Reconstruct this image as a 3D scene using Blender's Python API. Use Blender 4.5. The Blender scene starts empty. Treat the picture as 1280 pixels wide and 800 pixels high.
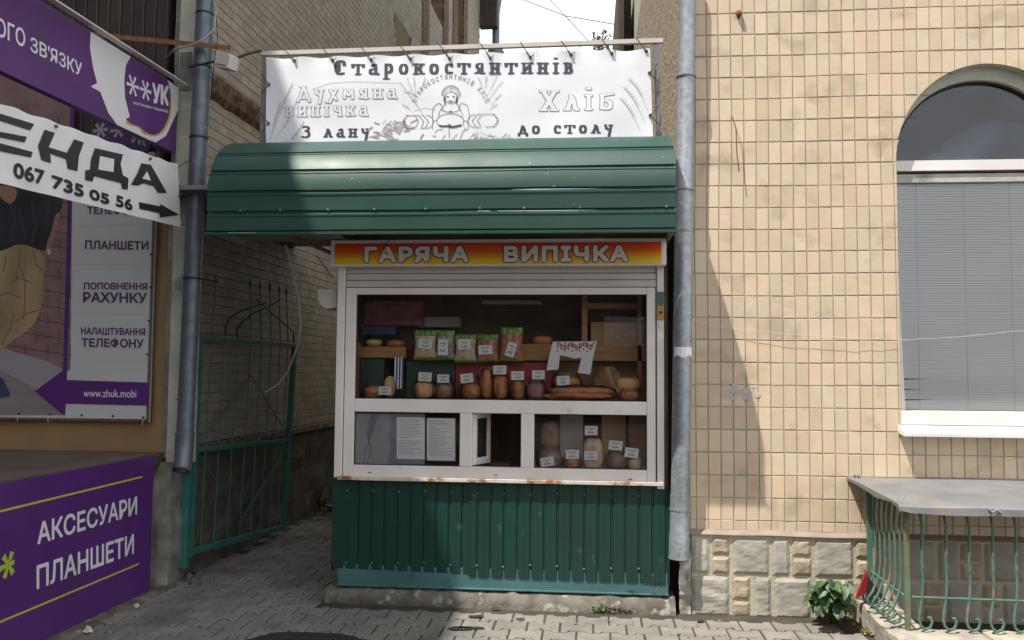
import bpy, math, random
from mathutils import Vector, Matrix, noise
random.seed(7)
R = math.radians
# ------------------------------------------------------------------ camera
F, YAW, PIT, ROLL, H = 1060.0, R(5.2), R(3.4), 0.008, 1.55
CAM = Vector((0, 0, H))
fw = Vector((-math.sin(YAW)*math.cos(PIT), math.cos(YAW)*math.cos(PIT), math.sin(PIT)))
rt = Vector((math.cos(YAW), math.sin(YAW), 0)); up = rt.cross(fw)
r2 = rt*math.cos(ROLL)+up*math.sin(ROLL); u2 = up*math.cos(ROLL)-rt*math.sin(ROLL)
S = bpy.context.scene
col = S.collection
cd = bpy.data.cameras.new('camera'); cam = bpy.data.objects.new('camera', cd); col.objects.link(cam)
cd.sensor_width = 36; cd.lens = F/1280*36; cd.clip_end = 2000; cd.clip_start = .05
m = Matrix((r2, u2, -fw)).transposed().to_4x4(); m.translation = CAM
cam.matrix_world = m; S.camera = cam
# ------------------------------------------------------------------ sky and sun
SUND = Vector((.63, .56, -1.71)).normalized()
W = bpy.data.worlds.new('World'); S.world = W; W.use_nodes = True
nt = W.node_tree; N = nt.nodes; L = nt.links
bg = N['Background']
sky = N.new('ShaderNodeTexSky'); sky.sky_type = 'NISHITA'; sky.sun_disc = False
sky.sun_elevation = math.asin(-SUND.z); sky.sun_rotation = math.atan2(-SUND.x, -SUND.y)
tc = N.new('ShaderNodeTexCoord'); nz = N.new('ShaderNodeTexNoise'); nz.inputs['Scale'].default_value = 2.2
nz.inputs['Detail'].default_value = 6
cr = N.new('ShaderNodeValToRGB'); cr.color_ramp.elements[0].position = .26; cr.color_ramp.elements[1].position = .42
mx = N.new('ShaderNodeMix'); mx.data_type = 'RGBA'; mx.inputs['B'].default_value = (12, 12.2, 12.6, 1)
n2 = N.new('ShaderNodeTexNoise'); n2.inputs['Scale'].default_value = 1.6; n2.inputs['Detail'].default_value = 5
L.new(tc.outputs['Generated'], n2.inputs['Vector'])
c2 = N.new('ShaderNodeValToRGB'); c2.color_ramp.elements[0].color = (8.5, 8.9, 9.6, 1); c2.color_ramp.elements[1].color = (15, 15, 15.2, 1)
c2.color_ramp.elements[0].position = .35; c2.color_ramp.elements[1].position = .6
L.new(n2.outputs['Fac'], c2.inputs['Fac']); L.new(c2.outputs['Color'], mx.inputs['B'])
L.new(tc.outputs['Generated'], nz.inputs['Vector']); L.new(nz.outputs['Fac'], cr.inputs['Fac'])
L.new(cr.outputs['Color'], mx.inputs['Factor']); L.new(sky.outputs['Color'], mx.inputs['A'])
L.new(mx.outputs['Result'], bg.inputs['Color']); bg.inputs['Strength'].default_value = 0.074
sd = bpy.data.lights.new('sun', 'SUN'); sd.energy = 5.0; sd.angle = R(.5); sd.color = (1, .95, .87)
so = bpy.data.objects.new('sun', sd); col.objects.link(so)
so.rotation_euler = SUND.to_track_quat('-Z', 'Y').to_euler(); so.location = (-5, -3, 14)
S.view_settings.view_transform = 'Standard'; S.view_settings.look = 'None'
S.view_settings.exposure = 0.45; S.view_settings.gamma = 1; S.view_settings.use_curve_mapping = False
S.cycles.max_bounces = 8; S.cycles.transparent_max_bounces = 12

# ------------------------------------------------------------------ measuring helpers
def ray(x, y): return fw+r2*((x-640)/F)-u2*((y-400)/F)
def onY(x, y, Y): d = ray(x, y); return CAM+d*(Y/d.y)
def onZ(x, y, Z): d = ray(x, y); return CAM+d*((Z-H)/d.z)
def onS(x, y, X0, k=.032, Y0=5.9):
    d = ray(x, y); return CAM+d*((X0-k*Y0)/(d.x-k*d.y))
def pX(x, y, Y): return onY(x, y, Y).x
def pZ(x, y, Y): return onY(x, y, Y).z

# ------------------------------------------------------------------ materials
def mat(name, c, rough=.7, metal=0, c2=None, ns=8, nd=6, lo=.35, hi=.65, bump=0, bs=60, isl=0, hue=0,
        dirt=None, ds=3, dlo=.55, dhi=.7, coat=0, spec=.5, stretch=None, trans=0):
    m = bpy.data.materials.new(name); m.use_nodes = True
    nt = m.node_tree; N = nt.nodes; L = nt.links; b = N['Principled BSDF']
    b.inputs['Roughness'].default_value = rough; b.inputs['Metallic'].default_value = metal
    b.inputs['Specular IOR Level'].default_value = spec; b.inputs['Coat Weight'].default_value = coat
    if trans: b.inputs['Transmission Weight'].default_value = trans
    g = N.new('ShaderNodeNewGeometry')
    vec = g.outputs['Position']
    if stretch:
        mp = N.new('ShaderNodeVectorMath'); mp.operation = 'MULTIPLY'; mp.inputs[1].default_value = stretch
        L.new(vec, mp.inputs[0]); vec = mp.outputs[0]
    def rgba(q): return (q[0], q[1], q[2], 1)
    def noisefac(sc, det, a, z):
        n = N.new('ShaderNodeTexNoise'); n.inputs['Scale'].default_value = sc; n.inputs['Detail'].default_value = det
        L.new(vec, n.inputs['Vector'])
        r = N.new('ShaderNodeMapRange'); r.inputs['From Min'].default_value = a; r.inputs['From Max'].default_value = z
        L.new(n.outputs['Fac'], r.inputs['Value']); return r.outputs['Result']
    def mix(A, B, f):
        x = N.new('ShaderNodeMix'); x.data_type = 'RGBA'
        for k, v in (('A', A), ('B', B), ('Factor', f)):
            if isinstance(v, (tuple, list)): x.inputs[k].default_value = rgba(v)
            elif isinstance(v, float): x.inputs[k].default_value = v
            else: L.new(v, x.inputs[k])
        return x.outputs['Result']
    cur = tuple(c)
    if c2: cur = mix(cur, tuple(c2), noisefac(ns, nd, lo, hi))
    if isl or hue:
        oi = N.new('ShaderNodeObjectInfo')
        ad = N.new('ShaderNodeMath'); ad.operation = 'ADD'; L.new(oi.outputs['Random'], ad.inputs[0]); L.new(g.outputs['Random Per Island'], ad.inputs[1])
        fr = N.new('ShaderNodeMath'); fr.operation = 'FRACT'; L.new(ad.outputs[0], fr.inputs[0])
        hs = N.new('ShaderNodeHueSaturation')
        if isinstance(cur, tuple): hs.inputs['Color'].default_value = rgba(cur)
        else: L.new(cur, hs.inputs['Color'])
        r = N.new('ShaderNodeMapRange'); r.inputs['To Min'].default_value = 1-isl; r.inputs['To Max'].default_value = 1+isl
        L.new(fr.outputs[0], r.inputs['Value']); L.new(r.outputs['Result'], hs.inputs['Value'])
        if hue:
            wn = N.new('ShaderNodeTexWhiteNoise'); wn.noise_dimensions = '1D'; L.new(fr.outputs[0], wn.inputs['W'])
            r3 = N.new('ShaderNodeMapRange'); r3.inputs['To Min'].default_value = .5-hue; r3.inputs['To Max'].default_value = .5+hue
            L.new(wn.outputs['Value'], r3.inputs['Value']); L.new(r3.outputs['Result'], hs.inputs['Hue'])
            r4 = N.new('ShaderNodeMapRange'); r4.inputs['To Min'].default_value = 1+hue*9; r4.inputs['To Max'].default_value = 1-hue*9
            L.new(wn.outputs['Value'], r4.inputs['Value']); L.new(r4.outputs['Result'], hs.inputs['Saturation'])
        cur = hs.outputs['Color']
    if dirt: cur = mix(cur, tuple(dirt), noisefac(ds, 9, dlo, dhi))
    if isinstance(cur, tuple): b.inputs['Base Color'].default_value = rgba(cur)
    else: L.new(cur, b.inputs['Base Color'])
    if bump:
        n = N.new('ShaderNodeTexNoise'); n.inputs['Scale'].default_value = bs; n.inputs['Detail'].default_value = 6
        L.new(g.outputs['Position'], n.inputs['Vector'])
        bp = N.new('ShaderNodeBump'); bp.inputs['Strength'].default_value = bump; bp.inputs['Distance'].default_value = .01
        L.new(n.outputs['Fac'], bp.inputs['Height']); L.new(bp.outputs['Normal'], b.inputs['Normal'])
        r = N.new('ShaderNodeMapRange'); r.inputs['To Min'].default_value = max(0, rough-.12); r.inputs['To Max'].default_value = min(1, rough+.12)
        L.new(n.outputs['Fac'], r.inputs['Value']); L.new(r.outputs['Result'], b.inputs['Roughness'])
    return m
def glassmat(name, tint=(.97, .98, .97), r=.02, base=.0, ior=1.5):
    m = bpy.data.materials.new(name); m.use_nodes = True; nt = m.node_tree; N = nt.nodes; L = nt.links
    N.remove(N['Principled BSDF']); out = N['Material Output']
    t = N.new('ShaderNodeBsdfTransparent'); t.inputs['Color'].default_value = (*tint, 1)
    g = N.new('ShaderNodeBsdfGlossy'); g.inputs['Roughness'].default_value = r
    if r > .05:
        ge = N.new('ShaderNodeNewGeometry'); nn = N.new('ShaderNodeTexNoise'); nn.inputs['Scale'].default_value = 45; nn.inputs['Detail'].default_value = 3
        L.new(ge.outputs['Position'], nn.inputs['Vector']); bp = N.new('ShaderNodeBump'); bp.inputs['Strength'].default_value = 1; bp.inputs['Distance'].default_value = .012
        L.new(nn.outputs['Fac'], bp.inputs['Height']); L.new(bp.outputs['Normal'], g.inputs['Normal'])
    f = N.new('ShaderNodeFresnel'); f.inputs['IOR'].default_value = ior
    x = N.new('ShaderNodeMixShader'); L.new(f.outputs[0], x.inputs[0]); L.new(t.outputs[0], x.inputs[1]); L.new(g.outputs[0], x.inputs[2])
    last = x.outputs[0]
    if base:
        d = N.new('ShaderNodeBsdfDiffuse'); d.inputs['Color'].default_value = ((.45, .58, .8, 1) if ior > 1.76 else (.6, .58, .55, 1))
        n = N.new('ShaderNodeTexNoise'); n.inputs['Scale'].default_value = 3; n.inputs['Detail'].default_value = 8
        ge = N.new('ShaderNodeNewGeometry'); L.new(ge.outputs['Position'], n.inputs['Vector'])
        mr = N.new('ShaderNodeMapRange'); mr.inputs['From Min'].default_value = .35; mr.inputs['From Max'].default_value = .8
        mr.inputs['To Min'].default_value = base*.3; mr.inputs['To Max'].default_value = base*2.0
        L.new(n.outputs['Fac'], mr.inputs['Value'])
        y = N.new('ShaderNodeMixShader'); L.new(mr.outputs[0], y.inputs[0]); L.new(last, y.inputs[1]); L.new(d.outputs[0], y.inputs[2]); last = y.outputs[0]
    L.new(last, out.inputs['Surface']); return m
M = {}
M['tile'] = mat('facade_tile', (.60, .470, .328), .42, c2=(.63, .508, .368), ns=9, isl=.075, hue=.006, bump=.12, bs=35, dirt=(.44, .345, .25), ds=5, dlo=.55, dhi=.72, spec=.45)
M['grout'] = mat('tile_grout', (.40, .375, .30), .9, c2=(.33, .31, .25), ns=5, bump=.3, bs=120)
M['brick'] = mat('alley_tile', (.33, .29, .235), .7, c2=(.295, .265, .22), ns=4, isl=.14, hue=.008, bump=.15, bs=50)
M['bgrout'] = mat('alley_grout', (.07, .05, .035), .95, bump=.3, bs=100)
M['redbrick'] = mat('red_brick', (.20, .115, .08), .85, c2=(.15, .095, .07), ns=30, isl=.2, bump=.3)
M['plaster'] = mat('cream_plaster', (.50, .50, .42), .85, c2=(.40, .41, .36), ns=5, bump=.5, bs=25, dirt=(.20, .20, .19), ds=2.2, dlo=.6, dhi=.72)
M['greyplaster'] = mat('grey_plaster', (.23, .225, .205), .9, c2=(.12, .112, .095), ns=6, bump=1.0, bs=16, dirt=(.30, .285, .25), ds=3, dlo=.58, dhi=.7)
M['tan'] = mat('tan_plaster', (.30, .185, .085), .85, c2=(.25, .155, .075), ns=3, bump=.15, bs=160)
M['siding'] = mat('brown_siding', (.050, .036, .030), .55, c2=(.038, .028, .024), ns=4, isl=.10)
M['pebble'] = mat('pebbledash', (.40, .33, .23), .95, c2=(.10, .075, .05), ns=48, nd=2, lo=.50, hi=.58, bump=1.0, bs=48)
M['paver'] = mat('concrete_paver', (.185, .172, .155), .85, c2=(.225, .212, .19), ns=7, isl=.10, bump=.35, bs=90, dirt=(.10, .095, .085), ds=2.0, dlo=.50, dhi=.72)
M['joint'] = mat('joint_sand', (.035, .030, .022), .95, c2=(.06, .052, .04), ns=5, bump=.4, bs=90)
M['soil'] = mat('soil', (.05, .042, .03), .95, c2=(.10, .085, .06), ns=6, bump=.8, bs=30)
M['ground'] = mat('ground', (.13, .12, .11), .95, c2=(.09, .085, .08), ns=1.5, bump=.3, bs=30)
M['slab'] = mat('old_concrete', (.15, .138, .115), .9, c2=(.085, .077, .062), ns=9, lo=.4, hi=.6, bump=1.0, bs=30, dirt=(.30, .275, .23), ds=11, dlo=.58, dhi=.66)
M['curb'] = mat('curb_stone', (.40, .36, .29), .9, c2=(.27, .245, .21), ns=7, bump=.7, bs=22, dirt=(.45, .39, .22), ds=4, dlo=.6, dhi=.68)
M['stone'] = mat('grey_plinth_stone', (.43, .405, .345), .85, c2=(.33, .315, .275), ns=5, isl=.08, bump=.5, bs=22)
M['stoney'] = mat('buff_plinth_stone', (.43, .36, .255), .88, c2=(.34, .28, .22), ns=12, isl=.14, bump=.6, bs=24)
M['mortar'] = mat('yellow_mortar', (.52, .46, .28), .9, c2=(.42, .40, .31), ns=8, bump=.6, bs=30)
M['ledge'] = mat('ledge', (.30, .235, .19), .85, c2=(.22, .18, .15), ns=9, bump=.3)
M['green'] = mat('green_roof_metal', (.009, .050, .036), .50, c2=(.012, .058, .043), ns=3, bump=.08, bs=4, spec=.5, dirt=(.25, .33, .30), ds=26, dlo=.72, dhi=.75)
M['green2'] = mat('green_profiled_sheet', (.007, .046, .034), .42, c2=(.009, .038, .030), ns=3, bump=.08, bs=8, dirt=(.07, .12, .10), ds=14, dlo=.66, dhi=.78, stretch=(1, 1, .5))
M['teal'] = mat('teal_base_rail', (.065, .16, .16), .5, c2=(.045, .12, .12), ns=5, dirt=(.03, .05, .045), ds=10, dlo=.58, dhi=.66)
M['pvc'] = mat('white_frame', (.80, .765, .735), .35, c2=(.72, .68, .65), ns=2.5, bump=.03, bs=30, dirt=(.45, .40, .35), ds=9, dlo=.64, dhi=.85)
M['shutter'] = mat('shutter_slat', (.60, .56, .53), .4, c2=(.52, .48, .45), ns=3)
M['rustwhite'] = mat('rusty_white_paint', (.62, .57, .51), .6, c2=(.50, .44, .38), ns=9, dirt=(.30, .12, .035), ds=9, dlo=.50, dhi=.60, bump=.5, bs=60)
M['rust'] = mat('rust', (.20, .085, .035), .85, c2=(.11, .05, .03), ns=20, bump=.4)
M['galv'] = mat('galvanised', (.35, .38, .41), .42, .5, c2=(.25, .28, .31), ns=30, bump=.12, bs=40, dirt=(.5, .5, .5), ds=35, dlo=.66, dhi=.72)
M['galvd'] = mat('dark_galvanised', (.17, .20, .24), .45, .5, c2=(.12, .145, .18), ns=14, bump=.15, bs=30, dirt=(.30, .33, .36), ds=20, dlo=.66, dhi=.74)
M['sheet'] = mat('sheet_iron', (.21, .218, .222), .6, .2, c2=(.16, .168, .172), ns=4, bump=.35, bs=6, dirt=(.25, .22, .185), ds=3, dlo=.55, dhi=.7)
M['gate'] = mat('gate_green_paint', (.03, .14, .12), .45, c2=(.04, .175, .15), ns=10, dirt=(.13, .06, .03), ds=12, dlo=.68, dhi=.74)
M['rail'] = mat('rail_turquoise_paint', (.085, .175, .13), .55, c2=(.065, .14, .10), ns=15, dirt=(.21, .15, .09), ds=16, dlo=.56, dhi=.64)
M['purple'] = mat('purple_vinyl', (.098, .026, .185), .42, c2=(.082, .020, .155), ns=2.2, dirt=(.055, .035, .075), ds=4, dlo=.52, dhi=.85, bump=.06, bs=7)
M['white'] = mat('white_print', (.72, .73, .78), .5, c2=(.66, .67, .73), ns=2)
M['ban'] = mat('banner_vinyl', (.80, .81, .84), .45, c2=(.74, .75, .80), ns=2.5, bump=.18, bs=5)
M['bluewhite'] = mat('poster_white', (.50, .52, .52), .5, c2=(.46, .48, .48), ns=2)
M['ink'] = mat('black_print', (.022, .022, .028), .5)
M['inkb'] = mat('slate_print', (.055, .055, .085), .5)
M['inkl'] = mat('grey_line_print', (.20, .20, .24), .5)
M['inkp'] = mat('pale_line_print', (.42, .42, .46), .5)
M['inkblur'] = mat('mauve_print', (.52, .47, .50), .5, c2=(.30, .24, .27), ns=25)
M['violetink'] = mat('violet_print', (.085, .035, .12), .5)
M['yel'] = mat('yellow_print', (.55, .42, .06), .5)
M['lime'] = mat('lime_print', (.38, .50, .04), .5)
M['skin'] = mat('printed_skin', (.30, .16, .11), .5)
M['shirt'] = mat('printed_shirt', (.018, .022, .026), .5, c2=(.03, .035, .045), ns=5)
M['pants'] = mat('printed_trousers', (.36, .27, .15), .5, c2=(.24, .175, .095), ns=6, stretch=(1, 1, .4))
M['shoe'] = mat('printed_shoe', (.035, .06, .12), .5)
M['pfloor'] = mat('printed_floor', (.25, .215, .22), .5, c2=(.20, .17, .18), ns=5, stretch=(.4, 1, 2))
M['pbase'] = mat('printed_skirting', (.28, .26, .29), .5)
M['pbrick'] = mat('printed_brick', (.24, .15, .15), .5, c2=(.18, .11, .115), ns=9)
M['pjoint'] = mat('printed_joint', (.10, .055, .06), .5)
M['wood'] = mat('shelf_wood', (.50, .25, .10), .55, c2=(.36, .17, .07), ns=6, stretch=(1, 6, 8))
M['card'] = mat('cardboard', (.48, .30, .155), .8, c2=(.42, .26, .13), ns=6)
M['dark'] = mat('dark_interior', (.20, .13, .08), .8, c2=(.11, .07, .045), ns=4)
M['darkg'] = mat('dark_green_crate', (.03, .07, .045), .55)
M['redc'] = mat('dark_red_crate', (.32, .03, .025), .5)
M['pinkc'] = mat('pink_box', (.36, .10, .13), .6, c2=(.40, .20, .22), ns=15)
M['bluec'] = mat('blue_box', (.02, .055, .12), .5)
M['paper'] = mat('white_paper', (.88, .90, .91), .6, c2=(.84, .86, .88), ns=4)
M['crust'] = mat('golden_crust', (.74, .42, .13), .4, c2=(.85, .60, .30), ns=30, bump=.3, bs=80)
M['crustr'] = mat('brown_crust', (.70, .29, .10), .4, c2=(.50, .16, .055), ns=25, bump=.3, bs=80)
M['crustd'] = mat('dark_crust', (.22, .11, .07), .4, c2=(.42, .24, .17), ns=25, bump=.3, bs=80)
M['bagp'] = mat('packet_plastic_beige', (.70, .54, .36), .22, c2=(.58, .42, .27), ns=25, bump=.25, bs=40)
M['bagr'] = mat('packet_plastic_red', (.55, .24, .13), .22, c2=(.40, .12, .06), ns=40, bump=.25, bs=40)
M['baggr'] = mat('packet_green_band', (.20, .42, .07), .3, c2=(.08, .20, .03), ns=40, bump=.2)
M['greyp'] = mat('packet_plastic_grey', (.22, .20, .20), .2, c2=(.40, .37, .34), ns=30, bump=.3, bs=40)
M['film'] = glassmat('clear_film', (.99, .99, .99), .12, base=.004, ior=1.42)
M['glass'] = glassmat('window_glass', (.98, .99, .985), .015, base=.005)
M['darkglass'] = glassmat('dark_glass', (.25, .28, .32), .015, base=.06)
M['tintglass'] = glassmat('tinted_glass', (.4, .45, .52), .015, base=.065, ior=1.8)
M['redorn'] = mat('red_ornament', (.45, .03, .04), .6)
M['leaf'] = mat('leaf', (.028, .062, .016), .5, c2=(.04, .085, .024), ns=30, isl=.3, hue=.02)
M['leaf2'] = mat('weed_leaf', (.11, .22, .04), .5, c2=(.16, .25, .06), ns=30, isl=.35)
M['dryleaf'] = mat('dry_leaf', (.28, .20, .08), .7, c2=(.20, .20, .05), ns=30, isl=.3)
M['bark'] = mat('bark', (.10, .08, .06), .9, bump=.6)
M['stem'] = mat('stem', (.10, .14, .04), .6)
M['black'] = mat('black_rubber_and_shade', (.015, .015, .015), .6)  # also stands in for shade in the kiosk gap and pipe outlets
M['cable'] = mat('grey_cable', (.32, .34, .34), .6)
M['wcable'] = mat('white_cable', (.62, .62, .60), .5)
M['redobj'] = mat('red_plastic', (.30, .012, .018), .45, c2=(.22, .01, .015), ns=9)
M['blind'] = mat('blind_slat', (.90, .91, .93), .45, c2=(.84, .86, .89), ns=2)
M['roofd'] = mat('dark_roof', (.045, .035, .03), .8, c2=(.07, .05, .04), ns=8)
M['cornice'] = mat('rusty_cornice', (.055, .035, .025), .85, c2=(.16, .09, .05), ns=11, lo=.45, hi=.6, bump=.6)
M['litter'] = mat('litter_paper', (.55, .50, .40), .7)
M['brass'] = mat('yellow_lock', (.50, .33, .06), .4, c2=(.35, .2, .05), ns=60)
M['puddle'] = mat('wet_patch', (.022, .020, .018), .75, c2=(.03, .028, .025), ns=20, bump=.3, bs=60)
M['lampglass'] = mat('lamp_cover', (.42, .42, .40), .4, bump=.1)
M['concrete_dark'] = mat('foundation', (.085, .078, .065), .95, c2=(.13, .12, .10), ns=10, bump=1.2, bs=22)
def gradmat():
    m = bpy.data.materials.new('sign_gradient'); m.use_nodes = True; nt = m.node_tree; N = nt.nodes; L = nt.links; b = N['Principled BSDF']
    t = N.new('ShaderNodeTexCoord'); s = N.new('ShaderNodeSeparateXYZ'); L.new(t.outputs['Generated'], s.inputs[0])
    r = N.new('ShaderNodeValToRGB'); e = r.color_ramp.elements
    e[0].position = .0; e[0].color = (.85, .62, .04, 1); e[1].position = 1; e[1].color = (.72, .035, .012, 1)
    q = e.new(.25); q.color = (.90, .50, .02, 1); q = e.new(.6); q.color = (.80, .14, .012, 1)
    L.new(s.outputs['Z'], r.inputs[0]); L.new(r.outputs[0], b.inputs['Base Color']); b.inputs['Roughness'].default_value = .35; return m
M['grad'] = gradmat()

# ------------------------------------------------------------------ builders
WLD = {}
def empty(name, loc, label, cat, group=None):
    o = bpy.data.objects.new(name, None); col.objects.link(o); o.location = loc; o.empty_display_size = .1
    WLD[o.name] = Vector(loc); tag(o, label, cat, group); return o
def tag(o, label=None, cat=None, group=None, kind=None):
    if label: o['label'] = label
    if cat: o['category'] = cat
    if group: o['group'] = group
    if kind: o['kind'] = kind
    return o
class MB:
    def __init__(s): s.v = []; s.f = []; s.sm = []
    def add(s, vs, fs, smooth=False):
        n = len(s.v); s.v += [tuple(p) for p in vs]; s.f += [tuple(i+n for i in f) for f in fs]; s.sm += [smooth]*len(fs)
    def box(s, x0, x1, y0, y1, z0, z1, c=0):
        if c <= 0:
            s.add([(x, y, z) for x in (x0, x1) for y in (y0, y1) for z in (z0, z1)],
                  [(0, 1, 3, 2), (4, 6, 7, 5), (0, 4, 5, 1), (2, 3, 7, 6), (0, 2, 6, 4), (1, 5, 7, 3)])
        else:  # front edges chamfered (front faces -Y)
            s.add([(x0, y0+c, z0), (x1, y0+c, z0), (x1, y0+c, z1), (x0, y0+c, z1),
                   (x0+c, y0, z0+c), (x1-c, y0, z0+c), (x1-c, y0, z1-c), (x0+c, y0, z1-c),
                   (x0, y1, z0), (x1, y1, z0), (x1, y1, z1), (x0, y1, z1)],
                  [(4, 5, 6, 7), (0, 1, 5, 4), (1, 2, 6, 5), (2, 3, 7, 6), (3, 0, 4, 7),
                   (8, 9, 1, 0), (9, 10, 2, 1), (10, 11, 3, 2), (11, 8, 0, 3), (11, 10, 9, 8)])
        return s
    def obox(s, p, ax, ay, az):   # oriented box: corner p and three edge vectors
        p, ax, ay, az = map(Vector, (p, ax, ay, az))
        s.add([p+ax*i+ay*j+az*k for i in (0, 1) for j in (0, 1) for k in (0, 1)],
              [(0, 1, 3, 2), (4, 6, 7, 5), (0, 4, 5, 1), (2, 3, 7, 6), (0, 2, 6, 4), (1, 5, 7, 3)]); return s
    def tube(s, pts, r, n=8, cap=True, smooth=True):
        pts = [Vector(p) for p in pts]; rs = r if isinstance(r, (list, tuple)) else [r]*len(pts)
        rings = []; prev = None
        for i, p in enumerate(pts):
            t = (pts[min(i+1, len(pts)-1)]-pts[max(i-1, 0)])
            if t.length < 1e-9: t = Vector((0, 0, 1))
            t.normalize()
            if prev is None: a = t.orthogonal().normalized()
            else:
                a = prev-t*prev.dot(t)
                a = a.normalized() if a.length > 1e-6 else t.orthogonal().normalized()
            prev = a; b = t.cross(a)
            rings.append([p+(a*math.cos(2*math.pi*k/n)+b*math.sin(2*math.pi*k/n))*rs[i] for k in range(n)])
        vs = [q for r_ in rings for q in r_]; fs = []
        for i in range(len(pts)-1):
            for k in range(n): fs.append((i*n+k, i*n+(k+1) % n, (i+1)*n+(k+1) % n, (i+1)*n+k))
        s.add(vs, fs, smooth)
        if cap:
            s.add(rings[0], [tuple(range(n-1, -1, -1))]); s.add(rings[-1], [tuple(range(n))])
        return s
    def prism(s, poly, d):        # closed polygon (3D points) extruded by vector d
        n = len(poly); poly = [Vector(p) for p in poly]; d = Vector(d)
        s.add(poly+[p+d for p in poly], [tuple(range(n)), tuple(range(2*n-1, n-1, -1))]+[(i, n+i, n+(i+1) % n, (i+1) % n) for i in range(n)])
        return s
    def build(s, name, m, parent=None):
        me = bpy.data.meshes.new(name)
        v = s.v; xs = [p[0] for p in v]; ys = [p[1] for p in v]; zs = [p[2] for p in v]
        c = Vector(((min(xs)+max(xs))/2, (min(ys)+max(ys))/2, min(zs)))
        me.from_pydata([(p[0]-c.x, p[1]-c.y, p[2]-c.z) for p in v], [], s.f); me.materials.append(m)
        me.polygons.foreach_set('use_smooth', s.sm); me.update()
        return place(name, me, c, parent)
def place(name, me, c, parent=None):
    o = bpy.data.objects.new(name, me); col.objects.link(o); WLD[o.name] = Vector(c)
    if parent: o.parent = parent; o.location = Vector(c)-WLD[parent.name]
    else: o.location = c
    return o
def box(name, m, parent, *a, c=0): return MB().box(*a, c=c).build(name, m, parent)
def tube(name, m, parent, pts, r, n=8): return MB().tube(pts, r, n).build(name, m, parent)
def bevel(o, w=.003, seg=2):
    b = o.modifiers.new('bevel', 'BEVEL'); b.width = w; b.segments = seg; b.limit_method = 'ANGLE'; return o
def struct(o): o['kind'] = 'structure'; return o
def stuff(o): o['kind'] = 'stuff'; return o

def textmesh(s, bold=0, outline=0, space=1.0):
    c = bpy.data.curves.new('t', 'FONT'); c.body = s; c.size = 1; c.offset = bold; c.space_character = space; c.resolution_u = 4
    if outline: c.fill_mode = 'NONE'; c.bevel_depth = outline; c.bevel_resolution = 0
    o = bpy.data.objects.new('t', c); col.objects.link(o)
    bpy.context.view_layer.update()
    me = bpy.data.meshes.new_from_object(o.evaluated_get(bpy.context.evaluated_depsgraph_get()))
    bpy.data.objects.remove(o); bpy.data.curves.remove(c)
    V = [v.co.copy() for v in me.vertices]; Fc = [tuple(p.vertices) for p in me.polygons]; bpy.data.meshes.remove(me)
    if not outline:      # the font's glyphs overlap themselves: each face lies a hair above the last
        V2, F2 = [], []
        for k, f in enumerate(Fc):
            n = len(V2); V2 += [Vector((V[i].x, V[i].y, (k % 61)*1.37e-4)) for i in f]; F2.append(tuple(range(n, n+len(f))))
        V, Fc = V2, F2
    return V, Fc
def text(name, s, bl, br, tl, m, parent, bold=.012, off=.002, outline=0, slant=0, space=1.0, grow=0):
    V, Fc = textmesh(s, bold if outline else 0, outline, space)
    bl, br, tl = map(Vector, (bl, br, tl)); ex = br-bl; ey = tl-bl; n = ex.cross(ey).normalized()
    if n.dot(CAM-bl) < 0: n = -n
    x0 = min(v.x for v in V); x1 = max(v.x for v in V); y0 = min(v.y for v in V); y1 = max(v.y for v in V)
    b = MB(); sc = ex.length/(x1-x0); sy = ey.length/(y1-y0); eu = ex.normalized(); ev = ey.normalized()
    bb_ = bold*(sc+sy)/2 if not outline else 0; g = bb_+grow
    # weight: shifted copies of the outline, each a hair above the last
    sh = [(0, 0)] if g <= 0 else [(g*math.cos(t*math.pi/4), g*math.sin(t*math.pi/4)) for t in range(8)]+([(g*.5*math.cos(t*math.pi/2), g*.5*math.sin(t*math.pi/2)) for t in range(4)] if grow else [])
    kx, ky = 1-2*bb_/ex.length, 1-2*bb_/ey.length
    for i, (dx, dy) in enumerate(sh):
        b.add([bl+eu*dx+ev*dy+ex*(.5+((v.x-x0)/(x1-x0)-.5)*kx+slant*(v.y-y0)/(y1-y0))+ey*(.5+((v.y-y0)/(y1-y0)-.5)*ky)+n*(off+i*4e-5+v.z*min(sc, .2)) for v in V], Fc)
    return b.build(name, m, parent)
def lerp(a, b, t): return a+(b-a)*t

# thin printed shapes: polygons / strokes on a plane given by a mapping function px->world
def printpoly(name, m, parent, polys, fn, n, off=.0015):
    b = MB(); n = Vector(n)
    for k, p in enumerate(polys): b.add([fn(*q)+n*off for q in p], [tuple(range(len(p)))])
    return b.build(name, m, parent)
def strokes(b, lines, fn, w, n, off):
    for l in lines:
        P = [Vector((p[0], p[1])) for p in l]
        for i in range(len(P)-1):
            d = P[i+1]-P[i]
            if d.length < 1e-6: continue
            e = d.normalized()*w*.3; q = Vector((-d.y, d.x)).normalized()*w/2
            a, c = P[i]-e, P[i+1]+e
            b.add([fn(*(a+q))+n*off, fn(*(c+q))+n*off, fn(*(c-q))+n*off, fn(*(a-q))+n*off], [(0, 1, 2, 3)]); off += 2e-6
def smooth_poly(p, it=2):
    for _ in range(it):
        q = []
        for i in range(len(p)):
            a, b = p[i], p[(i+1) % len(p)]; q += [(a[0]*.75+b[0]*.25, a[1]*.75+b[1]*.25), (a[0]*.25+b[0]*.75, a[1]*.25+b[1]*.75)]
        p = q
    return p
def arc(cx, cy, rx, ry, a0, a1, k=10):
    return [(cx+rx*math.cos(R(a0+(a1-a0)*i/k)), cy+ry*math.sin(R(a0+(a1-a0)*i/k))) for i in range(k+1)]

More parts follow.
